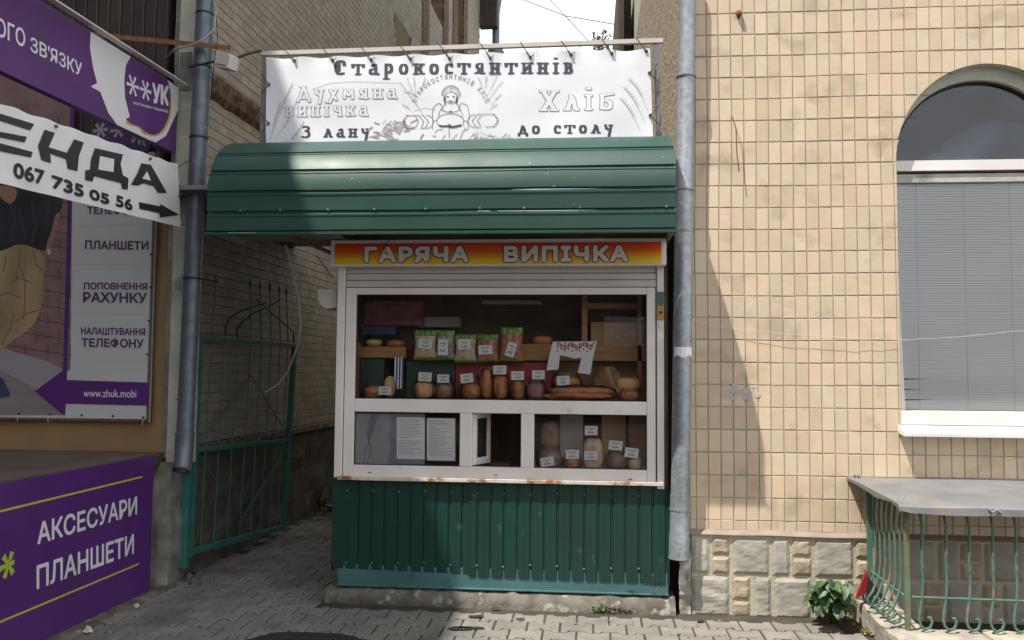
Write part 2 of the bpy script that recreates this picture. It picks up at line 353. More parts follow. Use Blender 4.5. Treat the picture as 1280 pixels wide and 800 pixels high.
# ================================================================== GROUND
YW = 5.67                                    # plane of the tiled facade and the kiosk front
g = MB(); g.box(-400, 400, -400, 400, -.5, -.035); struct(g.build('ground', M['ground']))
pav = MB(); pav.box(-7, 6, 1.5, 9.0, -.034, -.0065); pav = struct(pav.build('pavement', M['joint']))
dirt = MB(); ps = []
for j in range(15):
    for i in range(13):
        x = -3.1+i*.13; y = 8.6+j*.75; ps.append((x, y, .0+.10*noise.noise((x*2, y, 0))+(.03*j if j < 6 else .18)-.02))
dirt.add(ps, [(j*13+i, j*13+i+1, (j+1)*13+i+1, (j+1)*13+i) for j in range(14) for i in range(12)], True)
struct(dirt.build('soil_path', M['soil']))

# double-T pavers: piece length .20, row pitch .165, wavy long edges
PL, PR = .20, .165
def paver_bm(seed):
    rnd = random.Random(seed); a = .015; gp = .0052; hx = PL/2-gp
    xs = [-hx, -hx*.62, -hx*.42, hx*.42, hx*.62, hx]; off = [a, a, -a, -a, a, a]
    top = [(x, PR/2+o-gp-.0035) for x, o in zip(xs, off)]; bot = [(x, -PR/2-o+gp+.0035) for x, o in zip(xs, off)][::-1]
    ring = top+bot; n = len(ring); b = MB(); c = .005; z = 0
    inn = [(x*.965, y*.945) for x, y in ring]
    t = [(rnd.uniform(-.0012, .0012)) for _ in range(2)]
    b.add([(x, y, -.03) for x, y in ring]+[(x, y, -c) for x, y in ring]+[(x, y, t[0]*x*10+t[1]*y*10) for x, y in inn],
          [(i, (i+1) % n, n+(i+1) % n, n+i)[::-1] for i in range(n)]+[(n+i, n+(i+1) % n, 2*n+(i+1) % n, 2*n+i)[::-1] for i in range(n)]+[tuple(range(2*n, 3*n))[::-1]])
    return b
pm = []
for k in range(5):
    b = paver_bm(k); me = bpy.data.meshes.new('paver'); me.from_pydata(b.v, [], b.f); me.materials.append(M['paver']); me.update(); pm.append(me)
cand = []
for j in range(40):
    y = 4.42+j*PR
    for i in range(-36, 30):
        x = i*PL+(PL/2 if j % 2 else 0)+.03
        if y > 5.52 and not (-3.0+.03*(y-5.9) < x < -1.69): continue
        if y > 5.35 and x > 1.62: continue
        if x > 1.62 and y > 4.86: continue
        if x < -2.98: continue
        if y > 8.75: continue
        cand.append((x, y))
def score(x, y):
    d = (Vector((x, y, 0))-CAM); z = d.dot(fw)
    px = 640+F*d.dot(r2)/z; py = 400-F*d.dot(u2)/z
    vis = -60 < px < 1340 and py < 830
    return (0 if vis else 1, z)
cand.sort(key=lambda c: score(*c))
rest = MB()
for k, (x, y) in enumerate(cand):
    z = .004*noise.noise((x*3, y*3, 0))+.002*noise.noise((x*17, y*17, 3))
    if k < 298:
        o = place('paver', pm[k % 5], Vector((x+random.uniform(-.0015, .0015), y+random.uniform(-.002, .002), z)), pav)
        o.rotation_euler = (0, 0, R(random.uniform(-.8, .8))+(math.pi if k % 3 == 0 else 0))
    else:
        b = pm[k % 5]; rest.add([(v.co.x+x, v.co.y+y, v.co.z+z) for v in b.vertices], [tuple(p.vertices) for p in b.polygons])
if rest.v: stuff(rest.build('paver_field', M['paver'], pav))
# mortar smeared edge strip along the purple parapet, wet patch
b = MB(); ps = []
for i in range(24):
    y = 3.3+i*.12; e = -2.9+.03*noise.noise((y*4, 0, 0)) + .032*(y-5.9)
    ps += [(-3.02+.032*(y-5.9), y, .018), (e-.03, y, .014+.006*noise.noise((y*9, 1, 0))), (e, y, -.006)]
b.add(ps, [(3*i+k, 3*i+k+1, 3*i+k+4, 3*i+k+3) for i in range(23) for k in (0, 1)])
struct(b.build('mortar_strip', M['slab']))
b = MB(); pc = onZ(385, 803, 0); pp = []
for i in range(40):
    a = i/40*2*math.pi; r = 1+.22*noise.noise((math.cos(a)*2, math.sin(a)*2, 5))+.22*noise.noise((math.cos(a)*7, math.sin(a)*7, 1))
    pp.append((pc.x+.36*r*math.cos(a), pc.y-.02+.17*r*math.sin(a), .0105))
b.add(pp, [tuple(range(40))]); struct(b.build('wet_patch', M['puddle']))
b = MB()
for (px, py, w, h) in ((595, 772, .05, .018), (575, 787, .07, .02), (620, 762, .03, .012), (585, 786, .10, .012), (876, 778, .022, .014), (650, 775, .03, .01)):
    c = onZ(px, py, .0); pp = []
    for i in range(14):
        a = i/14*2*math.pi; r = 1+.4*noise.noise((math.cos(a)*3+px, math.sin(a)*3, 5)); pp.append((c.x+w*r*math.cos(a)+h*r*math.sin(a), c.y+h*r*math.sin(a)*1.6, .010))
    b.add(pp, [tuple(range(14))])
struct(b.build('stain', M['puddle']))

# ================================================================== RIGHT BUILDING
rb = empty('tiled_building', (3.5, YW, 0), 'building faced with peach glazed tiles and a stone plinth, with an arched window at right', 'building')
TX, TZ = .0800, .1462
gx0 = pX(885.7, 575, YW); gz0 = pZ(1000, 652.5, YW)
WX0, LEDZ = .655, pZ(965, 665, YW)
# arched window geometry
wx0 = 2.003; wr = .545; wc = wx0+wr; wx1 = wc+wr
zsp = pZ(1127, 200, YW); zsill = pZ(1127, 516, YW)
ocx, orx, orz = wc+.028, wr+.035, pZ(1244, 79, YW)-zsp+.0
def inhole(x, z, g_=.0):
    if z <= zsill-.03: return False
    if z < zsp: return wx0-.004-g_ < x < wx1+.06+g_
    return ((x-ocx)/(orx+g_))**2+((z-zsp)/(orz+g_))**2 < 1
# wall slab with opening: strips between outline and rectangle
b = MB(); y = YW+.0045; Xe, Ze = 9.0, 10.2
out = [(wx0-.004, zsill)]+[(ocx+orx*math.cos(R(a)), zsp+orz*math.sin(R(a))) for a in range(180, -1, -6)]+[(wx1+.06, zsill)]
def quad(p, q, r, s_): b.add([(t[0], y, t[1]) for t in (p, q, r, s_)], [(0, 1, 2, 3)])
quad((WX0, .0), (wx0-.004, .0), (wx0-.004, Ze), (WX0, Ze)); quad((wx1+.06, .0), (Xe, .0), (Xe, Ze), (wx1+.06, Ze))
quad((wx0-.004, .0), (wx1+.06, .0), (wx1+.06, zsill), (wx0-.004, zsill))
ar = [q for q in out[1:-1]]
for i in range(len(ar)-1): quad(ar[i], ar[i+1], (ar[i+1][0], Ze), (ar[i][0], Ze))
b.build('wall', M['grout'], rb)
b = MB()
for i in range(len(out)-1):
    b.add([(out[i][0], YW+.012, out[i][1]), (out[i+1][0], YW+.012, out[i+1][1]), (out[i+1][0], YW+.30, out[i+1][1]), (out[i][0], YW+.30, out[i][1])], [(0, 1, 2, 3)])
b.build('window_reveal', M['plaster'], rb)
# plaster infill ring between outer arch and round glass
b = MB(); k = 30
yr = YW+.055
ring_o = [(ocx+orx*math.cos(math.pi*(1-i/k)), zsp+orz*math.sin(math.pi*(1-i/k))) for i in range(k+1)]
ring_i = [(wc+wr*math.cos(math.pi*(1-i/k)), zsp+(wr-.0)*math.sin(math.pi*(1-i/k))) for i in range(k+1)]
for i in range(k):
    a0, a1, c0, c1 = ring_o[i], ring_o[i+1], ring_i[i], ring_i[i+1]
    b.add([(a0[0], yr, a0[1]), (a1[0], yr, a1[1]), (c1[0], yr+.012, c1[1]), (c0[0], yr+.012, c0[1])], [(0, 1, 2, 3)])
    b.add([(c0[0], yr+.012, c0[1]), (c1[0], yr+.012, c1[1]), (c1[0], yr+.10, c1[1]), (c0[0], yr+.10, c0[1])], [(0, 1, 2, 3)], True)
b.build('arch_band', M['plaster'], rb)
# the body behind
b = MB(); b.box(WX0+.002, Xe, YW+.62, YW+9, 0, Ze); b.build('rear_block', M['plaster'], rb)
b = MB(); b.box(WX0, WX0+.14, YW+.014, 18.0, -.03, 6.3); b.build('side_wall', M['pebble'], rb)
# eave and dark timber edge over the side alley
e = MB(); e.box(.40, .66, 12.5, 18.2, 5.75, 5.9); e.box(.42, .50, 12.3, 18.4, 5.4, 7.6)
for q in range(10): e.box(.48, .62, 12.6+q*.55, 12.72+q*.55, 5.5, 7.2)
e.build('eave', M['roofd'], rb)
# window: frame, panes, blind, sill
win = box('window', M['pvc'], rb, wx0+.002, wx1-.002, YW+.085, YW+.155, zsp-.052, zsp+.016)       # transom
tb = MB()
for i in range(k):
    c0, c1 = ring_i[i], ring_i[i+1]
    def sc(c, f): return (wc+(c[0]-wc)*f, zsp+(c[1]-zsp)*f)
    d0, d1 = sc(c0, .972), sc(c1, .972)
    tb.add([(c0[0], YW+.10, c0[1]), (c1[0], YW+.10, c1[1]), (d1[0], YW+.10, d1[1]), (d0[0], YW+.10, d0[1])], [(0, 1, 2, 3)])
bn = tb.build('arched_frame', M['black'], win)
pb = MB(); pb.add([(wc, YW+.118, zsp)]+[(wc+wr*.985*math.cos(math.pi*i/k), YW+.118, zsp+wr*.985*math.sin(math.pi*i/k)) for i in range(k+1)], [(0, i+1, i+2) for i in range(k)])
pb.build('arched_pane', M['tintglass'], win)
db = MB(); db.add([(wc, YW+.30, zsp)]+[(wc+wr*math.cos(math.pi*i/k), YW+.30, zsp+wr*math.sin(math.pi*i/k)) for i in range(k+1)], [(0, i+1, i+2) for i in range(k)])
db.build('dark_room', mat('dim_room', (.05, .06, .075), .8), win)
zl = zsp-.052
box('frame', M['plaster'], win, wx0+.004, wx1-.004, YW+.10, YW+.15, zl-.075, zl-.020)
b = MB(); b.prism([(wx0, YW+.09, zsill+.012), (wx0+.052, YW+.09, zsill+.012), (wx0+.004, YW+.09, zl-.02), (wx0, YW+.09, zl-.02)], (0, .04, 0)); b.build('frame', M['pvc'], win)
b = MB(); b.add([(wx0+.01, YW+.112, zsill+.01), (wx1-.01, YW+.112, zsill+.01), (wx1-.01, YW+.112, zl-.075), (wx0+.01, YW+.112, zl-.075)], [(0, 1, 2, 3)]); b.build('pane', M['glass'], win)
b = MB(); zz = zl-.08; q = 0
while zz > zsill:
    wob = .011 if (zz < zsill+.27 and q % 4 == 0) else 0
    xm = wx0+.18+.16*((q*7) % 5)/5
    for (xa, xb, wa, wb) in ((wx0+.008, xm, wob, 0), (xm, wx1, 0, 0)):
        b.add([(xa, YW+.138, zz-wa), (xb, YW+.138, zz-wb), (xb, YW+.1335, zz-.0162), (xa, YW+.1335, zz-.0162-wa*.2)], [(0, 1, 2, 3)])
    zz -= .0170; q += 1
stuff(b.build('blind', M['blind'], win))
for xx in (1147, 1207, 1265): tube('blind_cord', M['shutter'], win, [(pX(xx, 350, YW+.13), YW+.130, zsill+.02), (pX(xx, 350, YW+.13), YW+.130, zl-.08)], .0010, 4)
box('room_back', M['dark'], win, wx0, wx1, YW+.5, YW+.51, zsill, zl)
sill = MB(); sill.box(wx0-.006, wx1+.05, YW-.005, YW+.11, zsill-.075, zsill+.012)
sill.prism([(wx0-.03, YW-.11, zsill-.145), (wx0-.03, YW-.11, zsill-.118), (wx0-.03, YW+.006, zsill-.077), (wx0-.03, YW+.006, zsill-.13)], (1.25, 0, 0))
bevel(sill.build('window_sill', M['pvc'], rb), .004)
# tiles
def tilemesh(dx, dz, name, m, hd=.008, seed=0, g_=.0036, c=.0018):
    rnd = random.Random(seed); b = MB(); b.box(g_, dx-g_, 0, hd, g_, dz-g_, c=c)
    t = rnd.uniform(-.0009, .0009); u = rnd.uniform(-.0007, .0007)
    me = bpy.data.meshes.new(name)
    me.from_pydata([(x, yy+t*(x/dx-.5)*2+u*(z/dz-.5)*2, z) for x, yy, z in b.v], [], b.f); me.materials.append(m); me.update(); return me
tms = [tilemesh(TX, TZ, 'wall_tile', M['tile'], seed=s_) for s_ in range(8)]
cells = []
ng = -(int((gx0-WX0)/TX)+1)
for i in range(ng, 44):
    for j in range(-1, 31):
        x, z = gx0+i*TX, gz0+j*TZ
        x += .011*noise.noise((z*1.1, i*.05, 2)); z += .007*noise.noise((x*1.2, j*.3, 5)); x += random.uniform(-.0007, .0007); z += random.uniform(-.0012, .0012)
        cells.append((i, j, x, z))
def cut(poly):   # is the tile clear / cut by opening?
    s_ = [inhole(*p) for p in poly]; return all(s_), any(s_)
restm = MB(); full = []
for i, j, x, z in cells:
    z0, z1, x0, x1 = max(z, LEDZ+.004), z+TZ, max(x, WX0+.001), x+TX
    if z1-z0 < .02 or x1-x0 < .012: continue
    a, c = cut([(x0, z0), (x1, z0), (x1, z1), (x0, z1), ((x0+x1)/2, (z0+z1)/2)])
    if a: continue
    if c:
        if z0 > zsp-.1:   # clip against the ellipse by sampling columns
            nn = 6; lo = []
            for q in range(nn+1):
                xx = x0+.003+(x1-x0-.006)*q/nn; t = 1-((xx-ocx)/orx)**2
                zz = zsp+orz*math.sqrt(t) if t > 0 else -9
                if xx < ocx and t <= 0: zz = -9
                lo.append((xx, min(max(z0+.003, zz), z1-.003)))
            poly = [(xx, YW+.002, zz) for xx, zz in lo]+[(x1-.003, YW+.002, z1-.003), (x0+.003, YW+.002, z1-.003)]
            restm.prism(poly, (0, .010, 0))
        else:
            if x0 < wx0: restm.box(x0+.0028, min(x1, wx0-.006), YW, YW+.01, z0+.0028, z1-.0028, c=.002)
            elif z0 < zsill: restm.box(x0+.0028, x1-.0028, YW, YW+.01, z0+.0028, max(zsill-.08, z0+.01), c=.002)
        continue
    if x0 != x or z0 != z: restm.box(x0+.0028, x1-.0028, YW, YW+.01, z0+.0028, z1-.0028, c=.002); continue
    full.append((i, j, x, z))
# the 290 nearest to the camera in view become single tiles
def tsc(t):
    d = Vector((t[2], YW, t[3]))-CAM; zc = d.dot(fw); px = 640+F*d.dot(r2)/zc; py = 400-F*d.dot(u2)/zc
    return (0 if (860 < px < 1290 and -25 < py < 800) else 1, d.length)
full.sort(key=tsc)
for k_, (i, j, x, z) in enumerate(full):
    me = tms[(i*7+j*3) % 8]
    dy = random.uniform(-.0006, .0008); 
    if k_ < 290: place('wall_tile', me, Vector((x, YW+dy, z)), rb).rotation_euler = (0, R(random.uniform(-.35, .35)), 0)
    else: restm.add([(v.co.x+x, v.co.y+YW+dy, v.co.z+z) for v in me.vertices], [tuple(p.vertices) for p in me.polygons])
stuff(restm.build('tile_field', M['tile'], rb))
# plinth
b = MB(); b.box(WX0+.01, 6, YW-.014, YW+.003, -.03, LEDZ-.02); b.build('plinth_mortar', M['mortar'], rb)
b = MB(); n = 60; ps = []
for i in range(n+1):
    x = WX0-.01+i*(5.3/n); z = LEDZ+.006*noise.noise((x*3, 0, 0)); ps += [(x, YW-.028, z-.012), (x, YW-.034, z-.020), (x, YW+.0, z+.008), (x, YW-.012, z-.028)]
fs = []
for i in range(n): fs += [(4*i+1, 4*i+5, 4*i+4, 4*i), (4*i, 4*i+4, 4*i+6, 4*i+2), (4*i+3, 4*i+7, 4*i+5, 4*i+1)]
b.add(ps, fs); b.build('ledge', M['ledge'], rb)
def rough_stone(x0, x1, z0, z1, m, seed, name='plinth_stone', y0=YW-.015, par=rb, dep=.013):
    nx, nz_ = max(4, int((x1-x0)/.02)), max(4, int((z1-z0)/.02)); ps = []; g_ = .002
    for j in range(nz_+1):
        for i in range(nx+1):
            u, v = i/nx, j/nz_; x = x0+g_+(x1-x0-2*g_)*u; z = z0+g_+(z1-z0-2*g_)*v
            e = min(u, 1-u)*(x1-x0); e2 = min(v, 1-v)*(z1-z0); ed = min(1, min(e, e2)/.025)
            hgt = dep*(ed**.6)*(.75+.8*abs(noise.noise((x*5+seed, z*11+x*3, seed)))+.16*noise.noise((x*22, z*30, seed)))
            if ed > 0: x += .006*noise.noise((x*30, z*30, 1)); z += .006*noise.noise((x*30, z*30, 7))
            ps.append((x, y0-max(0, hgt), z))
    b = MB(); b.add(ps, [(j*(nx+1)+i, j*(nx+1)+i+1, (j+1)*(nx+1)+i+1, (j+1)*(nx+1)+i) for j in range(nz_) for i in range(nx)])
    return b.build(name, m, par)
def prow(pxs, ytop, ybot, kinds, half):
    for (a, c), kd in zip(pxs, kinds):
        x0, x1 = pX(a, 700, YW), pX(c, 700, YW); zt, zb = ytop, ybot
        if kd == 'g': rough_stone(x0, x1, zb, zt, M['stone'], a)
        elif kd == 'y2':
            mid = zb+(zt-zb)*half; rough_stone(x0, x1, zb, mid-.004, M['stoney'], a); rough_stone(x0, x1, mid+.004, zt, M['stoney'], a+5)
za, zb_, zc_ = LEDZ-.035, pZ(960, 720, YW), .0
prow([(864, 887), (889, 912), (915, 961), (964, 987), (989, 1014), (1017, 1066), (1068, 1090), (1093, 1112), (1132, 1167), (1171, 1196), (1199, 1226), (1229, 1280), (1284, 1330)], za, zb_+.008, ['g', 'y2', 'g', 'g', 'y2', 'g', 'y2', 'g', 'g', 'g', 'y2', 'g', 'g'], .5)
prow([(864, 911), (914, 937), (941, 963), (966, 1012), (1015, 1060), (1063, 1085), (1088, 1128), (1132, 1148), (1152, 1178), (1181, 1222), (1225, 1248), (1251, 1300)], zb_-.006, -.02, ['g', 'y2', 'g', 'g', 'g', 'y2', 'g', 'g', 'y2', 'g', 'y2', 'g'], .42)
b = MB(); ps = []
for j in range(13):
    z = -.02+j*.035
    for i in range(5):
        x = .585+i*.019; ps.append((x+.01*noise.noise((x*20, z*20, 2)), YW-.03+.03*noise.noise((x*15, z*12, 9)), z))
b.add(ps, [(j*5+i, j*5+i+1, (j+1)*5+i+1, (j+1)*5+i) for j in range(12) for i in range(4)]); b.build('crumbled_corner', mat('crumbled_render', (.30, .27, .23), .9, c2=(.55, .54, .50), ns=9, lo=.5, hi=.58, bump=1, bs=25), rb)
# loose bits fixed to the wall
o = empty('bent_rod', (pX(918, 150, YW), YW, pZ(918, 150, YW)), 'thin rusty bent metal rod sticking out of the peach tiles beside the right drainpipe', 'rod')
tube('rod', M['rust'], o, [onY(915, 146, YW+.01), onY(916, 148, YW-.03), onY(920, 160, YW-.045), onY(921, 190, YW-.05), onY(924, 215, YW-.05)], .004, 6)
o = MB(); cc = onY(923, 18, YW); pp = []
o.tube([cc+Vector((0, .012, .03)), cc+Vector((0, -.006, .012)), cc+Vector((.002, -.018, -.006)), cc+Vector((0, -.01, -.03))], [.004, .018, .022, .006], 8)
o = tag(o.build('broken_anchor', M['rust']), 'small dark rusty anchor stub left high in the tiles near the top', 'anchor')
b = MB(); pr = random.Random(3)
for _ in range(26):
    px, py = pr.uniform(903, 951), pr.uniform(477, 500); a = pr.uniform(2, 7); c_ = pr.uniform(2, 6)
    if pr.random() < .5: px = 903+(px-903)*.7
    b.add([onY(px+a*math.cos(t)*pr.uniform(.4, 1), py+c_*math.sin(t)*pr.uniform(.5, 1.2), YW-.0018-_*8e-5) for t in (0, 1, 2.1, 3.2, 4.1, 5.2)], [tuple(range(6))])
tag(b.build('torn_poster_remains', mat('paper_scraps', (.50, .46, .42), .8)), 'white scraps of a torn off poster stuck on the shaded tiles', 'paper')
tag(tube('string', M['wcable'], None, [onY(868, 402, YW-.01), onY(900, 409, YW-.02), onY(980, 417, YW-.03), onY(1060, 422, YW-.03), onY(1127, 425, YW-.02), onY(1200, 421, YW-.05), onY(1300, 411, YW-.09)], .0011, 5), 'thin white string stretched across the tiles and the window', 'string')

# ================================================================== BACK LEFT BUILDING (alley wall)
XA, KA = -3.05, .032
def ax(Y): return XA+KA*(Y-5.9)
bb = empty('alley_building', (-4, 12, 0), 'tall building with a beige tiled wall running back along the left alley', 'building')
zpl, zco = .96, 3.80
YE = 19.6; ZT = 11.2
wins = [(12.0, 12.85, 5.0, 6.78), (14.1, 15.3, 7.95, 10.3), (16.7, 17.35, 7.95, 10.3)]
dv = Vector((KA, 1, 0)).normalized(); nv = Vector((1, -KA, 0)).normalized()   # along wall, outward
def wp(Y, z, off=0): return Vector((ax(Y), Y, z))+nv*off
# backing in blocks around openings
b = MB(); ys = sorted({6.0, YE}|{w[0] for w in wins}|{w[1] for w in wins}); zs = sorted({-.1, ZT}|{w[2] for w in wins}|{w[3] for w in wins})
def inwin(y_, z_): return any(w[0] < y_ < w[1] and w[2] < z_ < w[3] for w in wins)
for i in range(len(ys)-1):
    for j in range(len(zs)-1):
        if not inwin((ys[i]+ys[i+1])/2, (zs[j]+zs[j+1])/2):
            b.add([wp(ys[i], zs[j]), wp(ys[i+1], zs[j]), wp(ys[i+1], zs[j+1]), wp(ys[i], zs[j+1])], [(0, 1, 2, 3)])
b.add([(ax(YE), YE, -.1), (-12, YE, -.1), (-12, YE, ZT), (ax(YE), YE, ZT)], [(0, 1, 2, 3)])
b.build('wall', M['bgrout'], bb)
BR, BL = .0785, .146
tb = [tilemesh(BL, BR, 'brick', M['brick'], .012, s_, g_=.0022, c=.002) for s_ in range(5)]
rotm = Matrix(((dv.x, -nv.x, 0), (dv.y, -nv.y, 0), (0, 0, 1)))   # local x->dv, local y-> -nv
rm4 = rotm.to_4x4(); rot = rm4.to_euler()
near = []; far = MB()
rows = int((ZT-zpl)/BR)
for j in range(rows):
    z = zpl+j*BR
    if z > 6.6: pass
    yy = 6.02+(BL/2 if j % 2 else 0)+random.uniform(-.02, .02)
    while yy < YE-BL:
        if abs(z+BR/2-zco) < .10 or inwin(yy+BL/2, z+BR/2) or inwin(yy, z+BR/2) or inwin(yy+BL, z+BR/2): yy += BL; continue
        d = Vector((ax(yy), yy, z))-CAM; zc = d.dot(fw); px = 640+F*d.dot(r2)/zc; py = 400-F*d.dot(u2)/zc
        if py < -120: yy += BL; continue
        vis = 238 < px < 420 and -10 < py < 620 and not (60 < py < 290 and px > 333) and not (185 < py < 292 and px > 262)
        if vis: near.append((d.length, yy, z))
        else:
            me = tb[random.randrange(5)]; c = wp(yy, z, .010+random.uniform(-.001, .001))
            far.add([rotm @ v.co+c for v in me.vertices], [tuple(p.vertices) for p in me.polygons[:5]] if False else [tuple(p.vertices) for p in me.polygons])
        yy += BL
near.sort()
for k_, (d, yy, z) in enumerate(near):
    me = tb[random.randrange(5)]; c = wp(yy, z, .010+random.uniform(-.001, .001))
    if k_ < 290:
        o = place('brick', me, c, bb); o.rotation_euler = rot
    else: far.add([rotm @ v.co+c for v in me.vertices], [tuple(p.vertices) for p in me.polygons])
stuff(far.build('brick_field', M['brick'], bb))
# cornice band
b = MB(); n = 80; ps = []
for i in range(n+1):
    Y = 6.0+i*(13.4/n)
    j = .02*noise.noise((Y*5, 0, 0)); ps += [wp(Y, zco-.10+j, .008), wp(Y, zco-.05, .055+j), wp(Y, zco+.03, .075+j), wp(Y, zco+.085, .07), wp(Y, zco+.10, .0)]
b.add(ps, [(5*i+k, 5*(i+1)+k, 5*(i+1)+k+1, 5*i+k+1) for i in range(n) for k in range(4)]); b.build('cornice', M['cornice'], bb)
# foundation
b = MB(); ps = []
for i in range(90):
    Y = 5.95+i*.15
    for j in range(9):
        z = -.15+j*(zpl+.12)/8; ps.append(wp(Y, z, .03+.05*noise.noise((Y*4, z*5, 3))*(1 if j < 7 else .2)+(.012 if j > 6 else 0)))
b.add(ps, [(i*9+j, (i+1)*9+j, (i+1)*9+j+1, i*9+j+1) for i in range(89) for j in range(8)]); b.build('foundation', M['concrete_dark'], bb)
b = MB(); b.obox(wp(5.95, zpl-.055, .0), dv*13, nv*.075, Vector((0, 0, .05))); b.build('plinth_ledge', M['slab'], bb)
for (y0, y1, z0, z1) in wins:
    w = MB(); w.obox(wp(y0, z0, -.30), dv*(y1-y0), nv*.03, Vector((0, 0, z1-z0))); w = w.build('window', M['black'], bb)
    s_ = MB()
    s_.obox(wp(y0, z0, -.27), dv*.07, nv*.05, Vector((0, 0, z1-z0))); s_.obox(wp(y1-.07, z0, -.27), dv*.07, nv*.05, Vector((0, 0, z1-z0)))
    s_.obox(wp((y0+y1)/2-.04, z0, -.27), dv*.07, nv*.05, Vector((0, 0, z1-z0))); s_.obox(wp(y0+.07, z0+(z1-z0)*.66, -.268), dv*(y1-y0-.14), nv*.05, Vector((0, 0, .06)))
    s_.build('frame', M['pvc'], w)
    s_ = MB(); s_.obox(wp(y0+.01, z0, -.24), dv*(y1-y0-.02), nv*.005, Vector((0, 0, z1-z0))); s_.build('pane', M['darkglass'], w)
    for yy in ((y0, y1) if z1 > 7 else ()):
        s_ = MB(); h = z0
        while h < z1-.07:
            s_.obox(wp(yy, h, -.26) if yy == y0 else wp(yy-.01, h, -.26), dv*.012, nv*.262, Vector((0, 0, .065))); h += .075
        s_.build('jamb', M['redbrick'], w)
for (y0, y1, z0, z1) in wins[1:]:
    s_ = MB(); h = z0-1.2; j = 0
    while h < z1+.1:
        for q in (0, .24):
            s_.obox(wp(y0-.46+q+(.03 if j % 2 else 0), h, .012), dv*.225, nv*.016, Vector((0, 0, .066)))
            s_.obox(wp(y1+.02+q+(.03 if j % 2 else 0), h, .012), dv*.225, nv*.016, Vector((0, 0, .066)))
        h += .077; j += 1
    stuff(s_.build('red_brick_surround', M['redbrick'], bb))
# eave with rafters
e = MB(); e.obox(wp(6, ZT, -.4), dv*(YE-5.6), nv*.95, Vector((0, 0, .12)))
for q in range(24): e.obox(wp(7+q*.55, ZT-.14, -.1), dv*.09, nv*.62, Vector((0, 0, .13)))
e.build('eave', M['roofd'], bb)
e = MB(); e.obox(wp(YE-.1, ZT-1.5, .0), dv*.25, nv*.42, Vector((0, 0, 1.5))); e.obox(wp(YE-.5, ZT-.55, .0), dv*.25, nv*.32, Vector((0, 0, .55))); e.obox(wp(YE-1.0, ZT-.4, .0), dv*.25, nv*.4, Vector((0, 0, .4))); e.build('bargeboard', M['roofd'], bb)
o = empty('far_drainpipe', wp(YE+.2, 0, .35), 'far grey drainpipe with a rain head at the back end of the alley building', 'drainpipe')
t = MB(); t.tube([wp(YE+.2, 3, .36), wp(YE+.2, 10.1, .36), wp(YE+.2, 11.1, .5)], .09, 10); t.build('pipe', M['galvd'], o)
t = MB(); t.tube([wp(YE+.2, 8.75, .36), wp(YE+.2, 8.85, .36), wp(YE+.2, 9.15, .36), wp(YE+.2, 9.25, .36)], [.10, .19, .21, .17], 12); t.build('rain_head', M['galvd'], o)

# ================================================================== LEFT SHOP BUILDING
sb = empty('shop_building', (-5, 5.9, 0), 'shop building at left with tan plaster, dark siding and a peeling cream corner', 'building')
YS = 5.90
box('wall', M['tan'], sb, -9, -3.045, YS, YS+.2, 0, 3.05)
box('upper_wall', M['siding'], sb, -9, -3.13, YS+.03, YS+.2, 3.05, 6.2)
x = -3.13
while x > -5.2:
    box('siding_panel', M['siding'], sb, x-.088, x-.004, YS+.014, YS+.03, 2.86, 6.2, c=.006); x -= .092
box('shade_wing', M['siding'], sb, -9, -5.0, -9, 5.5, 0, 11.35)  # unseen block, added and sized to cast the slanting shade edge
box('rear_body', M['plaster'], sb, -9, -3.24, YS+.2, 9.0, 0, 6.2)
# corner column: grey edge strip, cream face
def rcol(name, m, x0, x1, y0, y1, z0, z1, amp=.012, lean=0):
    b = MB(); ps = []; nz_ = int((z1-z0)/.06); prof = [(x0, y0), ((x0+x1)/2, y0), (x1, y0), (x1, (y0+y1)/2), (x1, y1)]
    for j in range(nz_+1):
        z = z0+(z1-z0)*j/nz_
        for (px, py) in prof: ps.append((px+amp*noise.noise((px*5, z*6, 1)), py-amp*.5*noise.noise((px*9, z*6, 4)), z))
    b.add(ps, [(j*5+i, j*5+i+1, (j+1)*5+i+1, (j+1)*5+i) for j in range(nz_) for i in range(4)]); return b.build(name, m, sb)
rcol('corner_strip', M['greyplaster'], -3.055, -2.995, YS-.012, YS+.1, .9, 6.0, .008)
rcol('corner_column', M['plaster'], -3.012, -2.88, YS-.03, 6.05, .86, 6.0, .006)
rcol('column_foot', M['greyplaster'], -3.13, -2.955, YS-.06, 6.08, -.06, .88, .05)
b = MB(); ps = []
for j in range(16):
    z = lerp(pZ(220, 113, 5.87), pZ(220, 66, 5.87), j/15); wd = .5+.5*noise.noise((z*4, 3, 0))
    ps += [(-3.0, YS-.0405, z), (-3.0+.075+.045*wd, YS-.0405, z)]
b.add(ps, [(2*j, 2*j+1, 2*j+3, 2*j+2) for j in range(15)]); b.build('cement_patch', M['greyplaster'], sb)
b = MB()
# porch slab
b = MB(); A = onS(190, 571, -3.02, .032); 
xr = lambda y_: -3.03+.032*(y_-5.9)
b.add([(-6, 3.3, .86), (xr(3.3), 3.3, .86), (xr(5.87), 5.87, .86), (-6, 5.87, .86), (-6, 3.3, .945), (xr(3.3), 3.3, .945), (xr(5.87), 5.87, .945), (-6, 5.87, .945)],
      [(0, 1, 2, 3), (7, 6, 5, 4), (0, 4, 5, 1), (1, 5, 6, 2)])
b.build('porch_slab', mat('worn_boards', (.13, .095, .085), .7, c2=(.09, .068, .06), ns=5, stretch=(1, .3, 1), bump=.2), sb)
box('porch_wall', M['greyplaster'], sb, -6, -3.12, 3.35, 5.85, -.02, .86)
